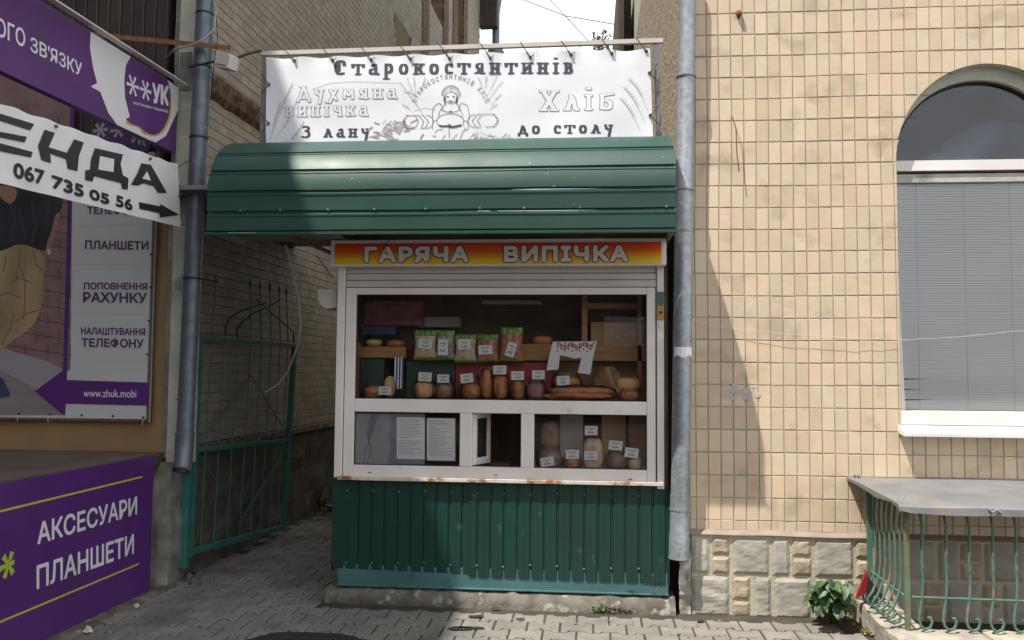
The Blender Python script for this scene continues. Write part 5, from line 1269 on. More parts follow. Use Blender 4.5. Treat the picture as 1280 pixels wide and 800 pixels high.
tag(bevel(box('wooden_board', M['wood'], None, iX(786, 6.0), iX(807, 6.0), 5.99, 6.01, zs0, pZ(760, 519, 5.98)), .003), 'wooden board standing right of the brown box in the lower right window', 'board')
tag(box('grey_board', M['shutter'], None, iX(700, 6.02), iX(729, 6.02), 6.02, 6.03, zs0, pZ(700, 519, 6.02)), 'plain grey board behind the packets in the lower right window', 'board')
tag(tube('ceiling_lamp', M['shutter'], None, [(iX(606, 6.6), 6.35, pZ(600, 378, 6.4)), (iX(678, 6.6), 6.4, pZ(600, 378, 6.4))], .02, 8), 'dim tube lamp fitting at the top inside the kiosk window', 'lamp')

def blob(name, m, par, c, r, p=2.4, seed=0, amp=.06, nu=18, nv_=12, ry=0):
    b = MB(); vs = []
    for j in range(nv_+1):
        ph = -math.pi/2+math.pi*j/nv_
        for i in range(nu):
            th_ = 2*math.pi*i/nu
            def sp(v, e): return math.copysign(abs(v)**e, v)
            e = 2/p; d = Vector((sp(math.cos(ph), e)*sp(math.cos(th_), e), sp(math.cos(ph), e)*sp(math.sin(th_), e), sp(math.sin(ph), e)))
            k_ = 1+amp*noise.noise(d*1.7+Vector((seed, 0, 0)))+amp*.5*noise.noise(d*5+Vector((seed, 3, 0)))
            v = Vector((d.x*r[0]*k_, d.y*r[1]*k_, d.z*r[2]*k_))
            if ry: v = Matrix.Rotation(ry, 3, 'Y') @ v
            vs.append(Vector(c)+v)
    b.add(vs, [(j*nu+i, j*nu+(i+1) % nu, (j+1)*nu+(i+1) % nu, (j+1)*nu+i) for j in range(nv_) for i in range(nu)], True)
    return b.build(name, m, par)
def pricetag(par, x0, x1, y0, y1, Y, rot_=0):
    A, B, C_, D = [onY(*p, Y) for p in ((x0, y1), (x1, y1), (x1, y0), (x0, y0))]
    cx = (A+C_)/2; rm = Matrix.Rotation(R(rot_), 3, 'Y'); A, B, C_, D = [cx+rm @ (q-cx) for q in (A, B, C_, D)]
    b = MB(); b.prism([A, B, C_, D], (0, .0012, 0)); t = b.build('price_tag', M['paper'], par)
    ex, ez = B-A, D-A; b = MB(); rnd_ = random.Random(int(x0*7))
    for (v, u0, u1, w_) in ((.72, .2, .8, .05), (.55, .35, .65, .04)):
        b.obox(A+ex*u0+ez*v-Vector((0, .0006, 0)), ex*(u1-u0), Vector((0, .0004, 0)), ez*w_)
    for q in range(5):
        b.obox(A+ex*(.25+q*.1)+ez*(.2+rnd_.uniform(0, .04))-Vector((0, .0006, 0)), ex*.06, Vector((0, .0004, 0)), ez*rnd_.uniform(.1, .18))
    b.build('lettering', M['inkb'], t)
def bagfilm(par, x0, x1, y0, y1, Y, Yd=.09, pinch=.5, m=None, seed=0):
    # loose polythene around a loaf, gathered at the top
    X0, X1, Z0, Z1 = iX(x0, Y), iX(x1, Y), pZ(600, y1, Y), pZ(600, y0, Y); cx = (X0+X1)/2; b = MB(); vs = []; n, k_ = 20, 9
    for j in range(k_+1):
        v = j/k_; w_ = (1-max(0, v-.45)/.55*(1-pinch))*(.9 if j == 0 else 1)
        for i in range(n):
            a_ = 2*math.pi*i/n; rr = 1+.12*noise.noise((math.cos(a_)*2+seed, math.sin(a_)*2, v*3))+.05*math.sin(a_*7+v*5)*v
            vs.append((cx+(X1-X0)/2*w_*rr*math.cos(a_), Y+Yd/2+Yd/2*w_*rr*math.sin(a_), Z0+(Z1-Z0)*v))
    b.add(vs, [(j*n+i, j*n+(i+1) % n, (j+1)*n+(i+1) % n, (j+1)*n+i) for j in range(k_) for i in range(n)], True)
    return b.build('plastic_bag', m or M['film'], par)
def bread(lb, m, x0, x1, y0, y1, Y=5.73, dep=.10, p=2.4, tagr=None, bag=None, cat='bread', seed=0, ry=0, rot_=0, amp=.07, nm='loaf'):
    X0, X1, Z0, Z1 = iX(x0, Y), iX(x1, Y), pZ(600, y1, Y), pZ(600, y0, Y)
    o = empty(nm, ((X0+X1)/2, Y+dep/2, Z0), lb, cat)
    blob('crust', m, o, ((X0+X1)/2, Y+dep/2, (Z0+Z1)/2), ((X1-X0)/2, dep/2, (Z1-Z0)/2), p, seed or x0, amp, ry=ry)
    if bag: bagfilm(o, bag[0], bag[1], bag[2], bag[3], Y-.01, dep+.02, bag[4] if len(bag) > 4 else .5, seed=x0)
    if tagr: pricetag(o, *tagr, Y-.016, rot_)
    return o
bread('pale baguette end behind the leftmost price tag in the kiosk window', M['crust'], 478, 492, 471, 498, tagr=(473, 489, 483, 493.5), seed=3)
bread('golden round loaf, leftmost of the bagged loaves in front of the green crate', M['crust'], 515, 541, 477, 499, tagr=(523, 539.5, 465.5, 476.5), bag=(514, 542, 468, 499, .6), rot_=4)
bread('dark seeded loaf in a shiny grey bag beside the golden round loaf', M['crustd'], 540, 566, 479, 499, tagr=(546.5, 561.5, 468, 478.5), bag=(539, 568, 470, 499, .6), rot_=1)
bread('reddish brown round bun in a bag, left of the tall tin loaves', M['crustr'], 577, 600, 479, 499, tagr=(575.5, 591.5, 467, 478.5), bag=(573, 602, 470, 499, .6), rot_=-6)
bread('tall orange tin loaf without a price tag', M['crustr'], 600, 615, 462, 498, p=3.2, bag=(599, 616, 458, 499, .8))
bread('tall brown tin loaf under a high price tag near the middle of the window', M['crustr'], 616, 634, 468, 498, p=3.2, tagr=(616.5, 633, 457, 468), bag=(615, 636, 463, 499, .6), seed=31)
bread('orange oval loaf between the tall tin loaf and the dark sliced bread', M['crustr'], 638, 656, 473, 499, tagr=(639, 655, 464, 475), bag=(637, 657, 468, 499, .6), seed=7)
bread('dark sliced bread in a clear bag right of the orange oval loaf', M['crustd'], 658, 681, 477, 499, tagr=(665, 681, 463, 474), bag=(656, 683, 470, 500, .6), seed=8, p=3, rot_=1)
o = bread('two long brown baguettes in clear film lying at the right of the window', M['crustr'], 684, 768, 482, 492, dep=.07, tagr=(696, 712, 470, 481.5), seed=12, cat='baguettes', rot_=-4, nm='baguettes')
Yb = 5.74; blob('crust', M['crustr'], o, (iX(722, Yb), Yb+.02, pZ(700, 495, Yb)), (iX(766, Yb)-iX(722, Yb), .035, .024), 2.6, 5, .06); blob('film', M['film'], o, (iX(728, 5.73), Yb+.03, pZ(700, 491, Yb)), (.24, .06, .055), 2.6, 9, .15)
bread('reddish packet of buns at the far right corner of the upper window shelf', M['bagr'], 775, 800, 485, 499, Y=5.76, seed=14, p=3, cat='packet', nm='packet')
for i, (x0, x1, y0, y1, mm, lb) in enumerate(((545, 572, 480, 499, 'crustd', 'dark loaf lying in the second row behind the bag of dark seeded bread'), (604, 632, 476, 499, 'crustr', 'brown loaf in the second row between the tall tin loaves'), (640, 668, 478, 499, 'crust', 'golden loaf in the second row behind the orange oval loaf'), (690, 726, 469, 484, 'crustr', 'brown baguette bundle end stacked behind the long baguettes'), (770, 801, 470, 487, 'crust', 'golden loaf resting behind the packet of buns in the far right corner'), (452, 476, 484, 499, 'crustr', 'brown loaf in the shade at the left end of the upper window shelf'))):
    bread(lb, M[mm], x0, x1, y0, y1, Y=5.84, dep=.09, seed=60+i, p=2.8, bag=(x0-2, x1+2, y0-4, y1, .7) if i % 2 else None)
for i, (x0, x1, y0, y1, mm, lb) in enumerate(((455, 475, 424, 434, 'crust', 'small loaf on the upper left wooden shelf, nearest the window edge'), (480, 505, 425, 434, 'crustr', 'brown loaf on the upper left wooden shelf, nearest the packets'), (664, 690, 419, 431, 'crustr', 'brown loaf on the right wooden shelf beside the tallest packet'))):
    bread(lb, M[mm], x0, x1, y0, y1, Y=6.06, dep=.10, seed=80+i, p=2.6)
# big translucent brown bag
o = empty('plastic_bag', (iX(760, 5.86), 5.86, zs1), 'large brownish plastic bag of bread behind the baguettes at right', 'bag'); b = MB(); vs = []; n = 24
for j in range(10):
    v = j/9; hw = lerp(.165, .05, v**1.1)
    for i in range(n):
        a_ = 2*math.pi*i/n; rr = 1+.10*math.sin(a_*5+v*4)+.12*noise.noise((math.cos(a_)*2, math.sin(a_)*2, v*4)); vs.append((iX(762, 5.86)-.02*v+hw*rr*math.cos(a_), 5.90+.06*rr*math.sin(a_), zs1+.0+v*.23))
b.add(vs, [(j*n+i, j*n+(i+1) % n, (j+1)*n+(i+1) % n, (j+1)*n+i) for j in range(9) for i in range(n)], True); b.build('body', mat('brown_film', (.26, .13, .06), .25, c2=(.36, .20, .11), ns=20, bump=.4), o)
# striped carrier bag
o = empty('striped_bag', (iX(498, 5.80), 5.80, zs1), 'narrow blue and white striped plastic bag hanging at the left of the window', 'bag')
for q in range(6):
    x0 = iX(492.5+q*1.9, 5.80); b = MB(); b.prism([(x0, 5.80+.004*(q % 2), pZ(500, 487-abs(q-3), 5.8)), (x0+.0095, 5.80+.004*((q+1) % 2), pZ(500, 487-abs(q-3), 5.8)), (x0+.012, 5.80+.004*((q+1) % 2), pZ(500, 447, 5.8)), (x0+.0025, 5.80+.004*(q % 2), pZ(500, 446, 5.8))], (0, .002, 0)); b.build('stripe', bpy.data.materials.get('stripe_blue') or mat('stripe_blue', (.10, .11, .38), .5) if q % 2 else M['paper'], o)
# seed / flour packets standing on the crates
def packet(lb, m, x0, x1, y0, y1, tg, band, lean=0, rot_=0, Y=5.80):
    X0, X1, Z0, Z1 = iX(x0, Y), iX(x1, Y), pZ(600, y1, Y), pZ(600, y0, Y); o = empty('packet', ((X0+X1)/2, Y, Z0), lb, 'packet', 'packets in a row above the loaves')
    def grid(za_, zb3, name, mm, dp, fl):
        b = MB(); vs = []; n, k_ = 14, 12
        for s_ in (1, -1):
            for j in range(k_+1):
                v = j/k_; z = lerp(za_, zb3, v); vv = (z-Z0)/(Z1-Z0)
                for i in range(n+1):
                    u = i/n; puff = math.sin(math.pi*u)**.6*(math.sin(math.pi*min(1, max(0, vv)))**.5)
                    wz = 1.0-.13*math.sin(math.pi*min(1, vv*1.05))**2+.04*noise.noise((z*40, X0*9, 0)); wz *= 1-.10*max(0, vv-.5)
                    x = lerp((X0+X1)/2-(X1-X0)/2*wz, (X0+X1)/2+(X1-X0)/2*wz, u)+lean*(z-Z0)
                    vs.append((x, Y-s_*(.003+dp*puff*(1+.6*noise.noise((x*35, z*35, 1)))+(.004*math.sin(x*420)*fl)), z+.003*noise.noise((x*60, 0, 0))*fl))
        m2 = (n+1)*(k_+1)
        b.add(vs, [(s_*m2+j*(n+1)+i, s_*m2+j*(n+1)+i+1, s_*m2+(j+1)*(n+1)+i+1, s_*m2+(j+1)*(n+1)+i) for s_ in (0, 1) for j in range(k_) for i in range(n)], True)
        return b.build(name, mm, o)
    hb = (Z1-Z0); grid(Z0+hb*.09, Z1-hb*.20, 'body', m, .022, 0); grid(Z1-hb*.20, Z1, 'top_seal', M['baggr'], .022, 1); grid(Z0, Z0+hb*.09, 'bottom_seal', M['baggr'], .022, 1)
    pricetag(o, *tg, Y-.031, rot_)
packet('beige green-edged packet, leftmost of the row, tilted tag', M['bagp'], 517, 545, 413, 450, (523, 540, 424, 436), 1, -.0, 6)
packet('grey green-edged packet, second of the row, with a tall narrow tag', M['greyp'], 544, 568, 413, 450, (547.5, 560, 424, 444), 1, 0, 2)
packet('pale beige green-edged packet, third of the row, with a tag reading 9.00', M['bagp'], 568, 595, 418, 453, (572.5, 588.5, 424, 437), 1, 0, 0)
packet('reddish green-edged packet, fourth of the row, with a low wide tag', M['bagr'], 596, 623, 418, 452, (598, 615.5, 431.5, 443), 1, 0, -2)
packet('reddish green-edged packet, rightmost of the row, tag leaning right', M['bagr'], 625, 654, 409, 451, (633, 644.5, 428, 446), 1, 0, 18)
# embroidered carrier bag hanging upside down
o = empty('embroidered_bag', (iX(715, 5.76), 5.76, pZ(715, 427, 5.76)), 'white carrier bag with a red cross-stitch pattern hanging upside down behind the glass', 'bag')
Yh = 5.755
def hY(x, y): return onY(x, y, Yh)
b = MB(); b.prism([hY(*p) for p in ((691, 427), (746, 426.5), (741, 449), (738, 468), (722, 466), (727, 447), (717, 448), (707, 445), (700, 444), (698, 462), (683, 463), (686, 447))], (0, .004, 0)); b.build('body', M['paper'], o)
b = MB()
for q in range(10):
    for r_ in range(5):
        cx = 697+q*4.6; cy = 429+r_*2.4; 
        if (q+r_) % 2 == 0 or r_ == 1: s_ = 1.3; b.add([hY(cx-s_, cy)+OFF*.001, hY(cx, cy-s_*1.1)+OFF*.001, hY(cx+s_, cy)+OFF*.001, hY(cx, cy+s_*1.1)+OFF*.001], [(0, 1, 2, 3)])
strokes(b, [[(698, 427.5), (706, 434), (714, 428), (722, 434.5), (730, 428), (738, 433), (743, 428)], [(698, 431), (706, 437), (714, 431), (722, 437), (730, 431), (738, 436), (742, 432)]], hY, 1.3, OFF, .0012)
b.build('stitch_pattern', M['redorn'], o)
# clear pocket on the glass
o = tag(box('plastic_pocket', M['film'], None, pX(755.5, 414, YG+.008), pX(807, 414, YG+.008), YG+.007, YG+.010, pZ(780, 432, YG+.008), pZ(780, 396, YG+.008)), 'empty clear plastic pocket stuck inside the glass at upper right', 'pocket')
# lower right breads
bread('round seeded loaf at the left of the lower right window', M['crustd'], 672, 703, 560, 584, tagr=(675.5, 692.5, 571.5, 583), bag=(671, 704, 556, 584, .6), seed=41, rot_=-10)
bread('small bagged bun second from left in the lower right window', M['crustr'], 705, 726, 566, 584, tagr=(707, 724, 562, 573.5), bag=(704, 727, 560, 584, .6), seed=42)
b_ = bread('tall packet of rolls with two price tags in the middle of the lower right window', M['bagp'], 729, 754, 546, 584, p=3.5, tagr=(730.5, 747, 564, 575), seed=43, cat='packet', nm='packet')
pricetag(b_, 731, 747, 532.5, 544, 5.72)
bread('dark glazed bun under a tilted tag in the lower right window', M['crustd'], 758, 785, 562, 584, tagr=(761, 778, 551, 562.5), bag=(757, 786, 558, 584, .6), seed=44, rot_=5)
bread('pale rolls in film at the right end of the lower right window', M['bagp'], 785, 803, 568, 586, tagr=(781, 798, 560, 572), seed=45, rot_=8)
bread('dark bagged bread standing back in the shade at the left of the lower right window', M['crustd'], 676, 700, 524, 566, Y=5.90, p=3, seed=46)
# posters in the lower left pane
YP = YG+.012
def qY(x, y): return onY(x, y, YP)
o = empty('patterned_curtain', qY(487, 580), 'pale grey wave patterned sheet behind the lower left pane', 'curtain')
b = MB(); b.prism([qY(444, 516.5), qY(531, 517.5), qY(531, 580.5), qY(444, 580)], (0, .002, 0)); b.build('sheet', mat('greylilac_sheet', (.38, .37, .40), .7, c2=(.44, .43, .45), ns=4), o)
b = MB(); strokes(b, [[(464, 517), (460, 531), (459.5, 545), (463, 560), (468, 580)], [(473, 517), (468, 533), (461, 552), (456, 566), (455, 580)], [(469, 519), (462, 540), (463, 560), (459, 580)], [(487, 517), (495, 524), (498, 526)], arc(500, 546, 14, 8, 90, 270, 8), arc(500, 572, 14, 8, 90, 270, 8), [(488, 580), (485, 573)], [(520, 517), (521, 522)]], qY, .9, OFF, .0006); b.build('line_print', M['inkl'], o)
b = MB(); b.add([qY(*p)+OFF*.0004 for p in ((464, 517), (473, 517), (461, 552), (459.5, 545))], [(0, 1, 2, 3)]); b.add([qY(*p)+OFF*.0004 for p in ((488, 517), (531, 518), (531, 580), (488, 580))], [(0, 1, 2, 3)]); b.build('tint_print', mat('lilac_print', (.27, .28, .34), .7), o)
for i, (x0, x1, y0, y1, lb) in enumerate(((496, 531, 521.5, 573.5, 'white ruled notice sheet overlapping the patterned sheet, left of the two'), (533.5, 569, 522.5, 575.5, 'white ruled notice sheet at the right edge of the lower left pane'))):
    o = empty('notice', qY(x0, y1), lb, 'notice', 'two notices in the kiosk window')
    A, B, C_, D = [onY(*p, YP-.004) for p in ((x0, y1), (x1, y1+.8), (x1, y0+.6), (x0, y0))]
    b = MB(); b.prism([A, B, C_, D], (0, .001, 0)); b.build('sheet', M['paper'], o); b = MB(); rnd = random.Random(i)
    for q in range(24):
        if q == 13 and i == 0: continue
        v = .94-q*.036; u1 = rnd.uniform(.55, .9)
        if rnd.random() < .2: u1 *= .5
        b.obox(A+(B-A)*.07+(D-A)*v-Vector((0, .0006, 0)), (B-A)*u1, Vector((0, .0004, 0)), (D-A)*.011)
    b.build('lettering', M['inkp'], o)

# ================================================================== BASEMENT PIT: CURB, RAILING, SHEET, PLANT
Zc = .12; xc0, xc1, yc0, yc1 = 1.68, 1.90, 4.86, 5.10
pc = empty('pit_curb', (2.3, 5.0, 0), 'worn stone curb around the basement pit at the lower right corner', 'curb')
def curbstone(x0, x1, y0, y1, seed, zt=Zc):
    b = MB(); nx, ny, nz_ = max(3, int((x1-x0)/.04)), max(3, int((y1-y0)/.04)), 4; vs = []; ix = {}
    def V3(i, j, k_):
        if (i, j, k_) in ix: return ix[i, j, k_]
        u, v, w_ = i/nx, j/ny, k_/nz_; g_ = .005; p = Vector((lerp(x0+g_, x1-g_, u), lerp(y0+g_, y1-g_, v), lerp(-.03, zt, w_)))
        p += Vector((noise.noise(p*11+Vector((seed, 0, 0))), noise.noise(p*11+Vector((0, seed, 0))), noise.noise(p*13+Vector((0, 0, seed)))))*.012
        if k_ == nz_ and (i in (0, nx) or j in (0, ny)): p.z -= .014
        ix[i, j, k_] = len(vs); vs.append(p); return ix[i, j, k_]
    fs = [(V3(i, j, nz_), V3(i+1, j, nz_), V3(i+1, j+1, nz_), V3(i, j+1, nz_)) for i in range(nx) for j in range(ny)]
    for k_ in range(nz_):
        fs += [(V3(i, 0, k_), V3(i+1, 0, k_), V3(i+1, 0, k_+1), V3(i, 0, k_+1)) for i in range(nx)]+[(V3(i, ny, k_), V3(i, ny, k_+1), V3(i+1, ny, k_+1), V3(i+1, ny, k_)) for i in range(nx)]
        fs += [(V3(0, j, k_), V3(0, j, k_+1), V3(0, j+1, k_+1), V3(0, j+1, k_)) for j in range(ny)]+[(V3(nx, j, k_), V3(nx, j+1, k_), V3(nx, j+1, k_+1), V3(nx, j, k_+1)) for j in range(ny)]
    b.add(vs, fs, False); b.build('stone', M['curb'], pc)
curbstone(xc0, xc1, 5.36, 5.64, 1, .135); curbstone(xc0-.01, xc1, 5.09, 5.36, 2, .12)
x = xc0-.01
for i, w_ in enumerate((.52, .40, .47, .44, .5, .5)): curbstone(x, x+w_, yc0, 5.09, 5+i, Zc+.004*(i % 2)); x += w_
box('pit_floor', M['concrete_dark'], pc, xc1, 4.6, 5.09, YW-.05, -.06, -.03)
Yr = 5.0; Xr = 1.775
rl = empty('pit_railing', (2.3, Yr, Zc), 'rusty turquoise wrought iron railing with curled feet around the basement pit', 'railing')
def pts3(l): return [Vector(p) for p in l]
zt_ = .80
def curled(x, y, dx, dy, s_=1, z0=Zc+.03, zt2=zt_, nm='bar'):
    # bar: bent top, straight shaft with bulge, foot curl turning outward (dx,dy = direction away from the pit)
    d = Vector((dx, dy, 0)); P_ = [Vector((x, y, zt2))-d*.03, Vector((x, y, zt2-.06)), Vector((x, y, zt2-.25)), Vector((x, y, .36)), Vector((x, y, .27))-d*.01]
    c = Vector((x, y, z0+.055))+d*.035
    for k_ in range(12):
        a_ = R(170+k_*26); r_ = .055-.0028*k_; P_.append(c+d*(r_*math.cos(a_))+Vector((0, 0, r_*math.sin(a_))))
    tube(nm, M['rail'], rl, P_, .0072, 6)
fx = [pX(v, 690, Yr) for v in (1152, 1182, 1211, 1240.5, 1269.5, 1299, 1329, 1359)]
for x in fx:
    P_ = [(x-.01, Yr+.05, zt_+.02), (x-.004, Yr+.01, zt_-.02), (x+.004, Yr-.004, zt_-.10), (x, Yr, zt_-.30), (x+.004, Yr, .40), (x-.002, Yr, .30), (x-.018, Yr-.01, .235), (x-.026, Yr-.015, .19), (x-.020, Yr-.02, .155), (x+.002, Yr-.025, .137), (x+.028, Yr-.028, .148), (x+.038, Yr-.028, .178), (x+.028, Yr-.028, .205), (x+.015, Yr-.028, .200)]
    b = MB(); b.tube(P_, .0080, 6); 
    for k_ in range(20):     # twist ridges along the shaft
        z = .40+k_*.012; a_ = k_*.9; b.tube([(x+.002+.004*math.cos(a_), Yr+.004*math.sin(a_), z), (x+.002+.004*math.cos(a_+.9), Yr+.004*math.sin(a_+.9), z+.012)], .0066, 5, cap=False)
    b.build('bar', M['rail'], rl)
tube('rail', M['rail'], rl, [(Xr, Yr+.03, zt_-.01), (4.2, Yr+.03, zt_-.0)], .008, 6); tube('rail', M['rail'], rl, [(Xr+.02, Yr, .305), (4.2, Yr, .29)], .008, 6)
b = MB(); b.box(Xr-.014, Xr+.014, Yr-.014, Yr+.014, Zc-.01, zt_); bevel(b.build('post', mat('rusty_green_post', (.10, .20, .12), .7, c2=(.16, .085, .045), ns=7), rl), .003)
b = MB(); b.box(Xr-.03, Xr+.0, YW-.10, YW-.07, .02, zt_+.03); b.build('post', M['rail'], rl)
for i in range(6):
    y = 5.09+i*.087
    P_ = [(Xr+.03, y, zt_+.04), (Xr+.0, y, zt_-.03), (Xr-.006, y, zt_-.12), (Xr, y, .55), (Xr+.002, y, .40), (Xr-.01, y, .31), (Xr-.055, y-.02, .225), (Xr-.085, y-.02, .185), (Xr-.080, y-.02, .150), (Xr-.05, y-.02, .137), (Xr-.02, y-.02, .150), (Xr-.014, y-.02, .180), (Xr-.034, y-.02, .198), (Xr-.050, y-.02, .188)]
    tube('bar', M['rail'], rl, P_, .0075, 6)
tube('rail', M['rail'], rl, [(Xr, Yr, .30), (Xr-.01, YW-.06, .31)], .008, 6); tube('rail', M['rail'], rl, [(Xr, Yr+.02, zt_), (Xr-.01, YW-.06, zt_+.03)], .008, 6)
# cover sheet
cs = empty('cover_sheet', (2.3, 5.3, .83), 'grey bent sheet iron cover lying on the pit railing', 'sheet')
n = 40; ps = []; x0, x1 = 1.625, 4.3
yf = 4.93
for i in range(n+1):
    u = i/n
    xb = lerp(pX(1058, 600, YW), x1, u); xf = lerp(pX(1124, 640, yf), x1, u)
    for v, zz_ in ((0, .882), (.3, .868), (.6, .850), (.86, .835), (.985, .822), (1.0, .812)):
        z = zz_+.010*noise.noise((lerp(xb, xf, v)*2.3, v*2, 1))*(.3+v); ps.append((lerp(xb, xf, v)+.0, lerp(YW-.004, yf, v), z))
    ps.append((xf+.004, yf-.004+.004*noise.noise((xf*5, 0, 0)), .772+.012*noise.noise((xf*3.1, 4, 0))+(.014 if i == 0 else 0)))
b = MB(); b.add(ps, [(i*7+k_, (i+1)*7+k_, (i+1)*7+k_+1, i*7+k_+1) for i in range(n) for k_ in range(6)], False); o = b.build('sheet', M['sheet'], cs); so_ = o.modifiers.new('s', 'SOLIDIFY'); so_.thickness = .002
b = MB(); A, B = Vector(ps[0]), Vector(ps[6]); b.add([Vector(ps[k_]) for k_ in range(7)]+[Vector(ps[k_])-Vector((0, 0, .012+.01*(k_ % 3))) for k_ in range(7)], [(k_, k_+1, 8+k_, 7+k_) for k_ in range(6)]); b.build('bent_edge', M['sheet'], cs)
tube('wire_tie', M['galv'], cs, [onY(1236, 636, yf-.01), onY(1240, 641, yf-.02), onY(1246, 637, yf-.015), onY(1251, 641, yf-.01)], .006, 5)
o = tag(tube('wall_hook', M['galv'], None, [onY(1068, 598, YW+.005), onY(1068, 594, YW-.02), onY(1072, 593, YW-.035), onY(1075, 597, YW-.02)], .007, 6), 'small metal hook in the tiles at the corner of the cover sheet', 'hook')
# red object
o = empty('red_holder', onY(1083, 750, 5.5), 'dark red plastic wedge standing behind the railing by the wall', 'holder')
b = MB(); q = [onY(*p, 5.48) for p in ((1083, 714), (1092, 735), (1112, 752), (1070, 749))]; b.prism([q[0], q[1], q[3]], (.01, .05, 0)); b.prism([q[0]+Vector((0, .05, 0)), q[2]+Vector((0, .1, 0)), q[1]], (.0, .01, -.0)); b.build('body', M['redobj'], o)
b = MB(); q = [onY(*p, 5.47) for p in ((1086, 722), (1108, 750), (1082, 750))]; b.prism(q, (0, .01, 0)); b.build('opening', M['black'], o)
# burdock-like weed by the plinth
pl = empty('burdock', onZ(1040, 770, 0), 'leafy dark green burdock weed growing between the plinth and the curb', 'plant')
def leafmesh(w_, l_, fold, seed, name='leaf', m=M['leaf']):
    rnd_ = random.Random(seed); n = 9; vs = []; fs = []
    for i in range(n+1):
        t = i/n; hw = w_*math.sin(math.pi*(t**.75))**.8*(1+.10*math.sin(t*19+seed))*.5+.0005; drop = -.35*l_*t*t*rnd_.uniform(.8, 1.1)
        for s_ in (-1, -.5, 0, .5, 1): vs.append((hw*s_, l_*t, drop+abs(s_)*hw*fold-.02*w_*(abs(s_) == .5)))
    for i in range(n):
        for k_ in range(4): fs.append((i*5+k_, i*5+k_+1, (i+1)*5+k_+1, (i+1)*5+k_))
    me = bpy.data.meshes.new(name); me.from_pydata(vs, [], fs); me.materials.append(m); me.polygons.foreach_set('use_smooth', [True]*len(fs)); me.update(); return me
lm = [leafmesh(.085, .11, .25, s_) for s_ in range(4)]
rnd = random.Random(12); base = WLD['burdock']; base = Vector((1.52, 5.52, 0))
st = MB()
for i in range(120):
    px, py = rnd.gauss(1040, 14), rnd.gauss(743, 9.5); px = max(1020, min(1058, px)); py = max(726, min(756, py))
    if i < 8: px, py = [(1019, 738), (1021, 745), (1036, 724), (1030, 730), (1056, 735), (1050, 740), (1024, 752), (1045, 727)][i]
    dpt = rnd.uniform(5.30, 5.60); p = onY(px, py, dpt); p.z = max(.02, p.z)
    o = place('leaf', lm[i % 4], p, pl); s_ = rnd.uniform(.45, .88); o.scale = (s_, s_, s_)
    az = math.atan2(p.y-base.y-.1, p.x-base.x)-math.pi/2+rnd.uniform(-.7, .7); o.rotation_euler = (rnd.uniform(-1.1, .25), rnd.uniform(-.4, .4), az)
    if i % 2 == 0: st.tube([base+Vector((rnd.uniform(-.05, .05), rnd.uniform(-.03, .03), 0)), (base+p)/2+Vector((0, 0, .05)), p], .0028, 5)
st.build('stems', M['stem'], pl)
b = MB(); rnd = random.Random(5)
def blade(b, p, h, w_, a_, ln):
    d = Vector((math.cos(a_), math.sin(a_), 0)); q = Vector((-d.y, d.x, 0))*w_
    b.add([p-q, p+q, p+d*ln*.5+q*.8+Vector((0, 0, h*.7)), p+d*ln*.5-q*.8+Vector((0, 0, h*.7)), p+d*ln+Vector((0, 0, h))], [(0, 1, 2, 3), (3, 2, 4)])
def weed(b, px0, px1, py, Yj, n, hmax, z0=0, mz=0):
    for i in range(n):
        px = rnd.uniform(px0, px1); p = onZ(px, py+rnd.uniform(-2, 3), z0); a_ = rnd.uniform(0, 6.3); blade(b, p, rnd.uniform(.2, 1)*hmax, rnd.uniform(.003, .009), a_, rnd.uniform(.02, .06))
weed(b, 738, 792, 763, 0, 240, .045); weed(b, 745, 765, 762, 0, 60, .075)
stuff(tag(b.build('weeds', M['leaf2']), 'small bright green weeds at the foot of the kiosk slab', 'weeds'))
b = MB(); weed(b, 1030, 1075, 772, 0, 90, .03); weed(b, 1078, 1100, 792, 0, 50, .03); 
stuff(tag(b.build('grass_tuft', M['dryleaf']), 'yellowish grass and dry leaves under the burdock along the curb', 'grass'))
b = MB()
for i in range(500):
    Y = rnd.uniform(8.6, 11.5); x = rnd.uniform(-2.95, -1.75); p = Vector((x, Y, .05)); blade(b, p, rnd.uniform(.05, .3)*(1 if x > -2.3 else .4), rnd.uniform(.01, .03), rnd.uniform(0, 6.3), rnd.uniform(.03, .12))
stuff(tag(b.build('undergrowth', M['leaf']), 'dim undergrowth at the dark end of the alley', 'plants'))
b = MB()
for i in range(40):
    p = Vector((rnd.uniform(-2.85, -1.75), rnd.uniform(8.4, 10), .07)); blade(b, p, .02, rnd.uniform(.015, .04), rnd.uniform(0, 6.3), rnd.uniform(.05, .12))
stuff(tag(b.build('leaf_litter', M['dryleaf']), 'dry leaves scattered on the soil of the alley', 'leaves'))
b = MB(); rnd = random.Random(21)
for i in range(150):
    x, y = rnd.uniform(-2.9, 1.6), rnd.uniform(4.75, 5.5)
    if i > 90: x, y = rnd.uniform(-2.9, -1.8), rnd.uniform(5.6, 8.4)
    l_ = rnd.uniform(.004, .014); a_ = rnd.uniform(0, 3.1); c = Vector((x, y, .004)); d = Vector((math.cos(a_), math.sin(a_), .1))*l_; q = Vector((-math.sin(a_), math.cos(a_), 0))*l_*rnd.uniform(.2, .7)
    b.add([c-d-q, c+d-q, c+d+q, c-d+q, c+Vector((0, 0, l_*.8))], [(0, 1, 4), (1, 2, 4), (2, 3, 4), (3, 0, 4)])
stuff(tag(b.build('debris', mat('grit', (.16, .13, .09), .9, c2=(.30, .27, .22), ns=9)), 'tiny crumbs of grit, butts and leaf bits scattered over the paving', 'debris'))
# far end of the alley: dark shed wall closing the passage behind the kiosk
tag(box('rear_fence', M['dark'], None, -2.8, .9, 13.2, 13.3, 0, 2.3), 'dark board fence closing the far end of the alley', 'fence')
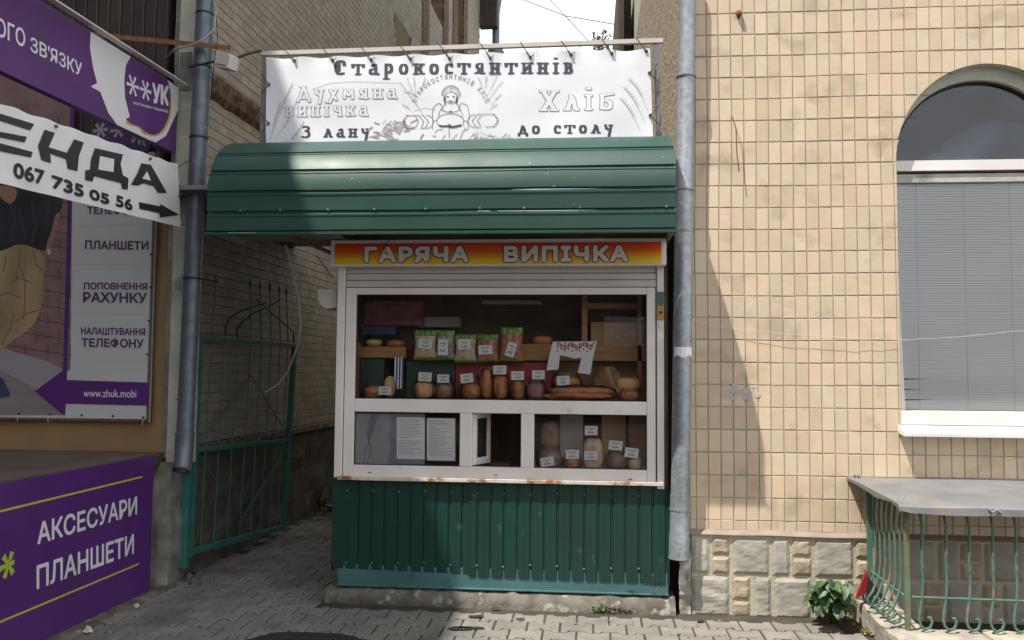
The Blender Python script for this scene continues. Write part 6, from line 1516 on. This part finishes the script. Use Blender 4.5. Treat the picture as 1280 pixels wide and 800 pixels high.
# distant small tree seen above the banner
tr = empty('tree', (.9, 26, 0), 'small dark tree whose top shows over the right part of the banner', 'tree')
tc_ = onY(752, 68, 26)
b = MB(); b.tube([(tc_.x+.2, 26, 0), (tc_.x+.1, 26, 6), (tc_.x, 26, tc_.z)], [.14, .09, .02], 8); b.build('trunk', M['bark'], tr)
b = MB(); rnd = random.Random(8)
for i in range(44):
    a_ = rnd.uniform(0, 6.3); z = tc_.z-2.6+rnd.uniform(0, 3.2); r_ = rnd.uniform(.3, .95)*(1 if z < tc_.z else .5); e = Vector((tc_.x+r_*math.cos(a_), 26+r_*math.sin(a_), z+.25)); s0_ = Vector((tc_.x+.05, 26, z-.3)); b.tube([s0_, e], [.02, .006], 4)
    for q in range(26):
        p = s0_.lerp(e, rnd.uniform(.3, 1.05))+Vector((rnd.gauss(0, .06), rnd.gauss(0, .06), rnd.gauss(0, .06))); l_ = rnd.uniform(.09, .18); d = Vector((rnd.uniform(-1, 1), rnd.uniform(-1, 1), rnd.uniform(-.6, 1))).normalized(); w2 = d.orthogonal().normalized()*l_*.35
        b.add([p, p+d*l_*.5+w2, p+d*l_, p+d*l_*.5-w2], [(0, 1, 2, 3)])
b.build('crown', M['leaf'], tr)
# street side behind the viewer: neighbouring houses across the road give the glass something to reflect
hb_ = empty('opposite_house', (0, -17, 0), 'row house across the street behind the viewer', 'building')
box('wall', M['siding'], hb_, -14, 6.5, -21, -17, 0, 6.2); box('roof', M['roofd'], hb_, -14.4, 6.9, -21.4, -16.6, 6.2, 6.6)
for q in range(6): box('window', M['darkglass'], hb_, -12.5+q*3, -11.2+q*3, -17.02, -16.98, 1.2, 2.9); 

FINE = ('line_drawing', 'line_drawing_accent', 'ears_of_wheat', 'printed_sheaf', 'printed_joints', 'arc_lettering', 'line_print', 'tint_print', 'stitch_pattern', 'printed_folds', 'outlined_lettering', 'lettering_fill')
for o in list(bpy.data.objects):
    if o.type == 'MESH' and o.parent:
        k_ = o.name.split('.')[0]
        if k_ in FINE or (k_ == 'lettering' and o.parent.name.split('.')[0] in ('bakery_banner', 'notice', 'price_tag')): o['kind'] = 'stuff'
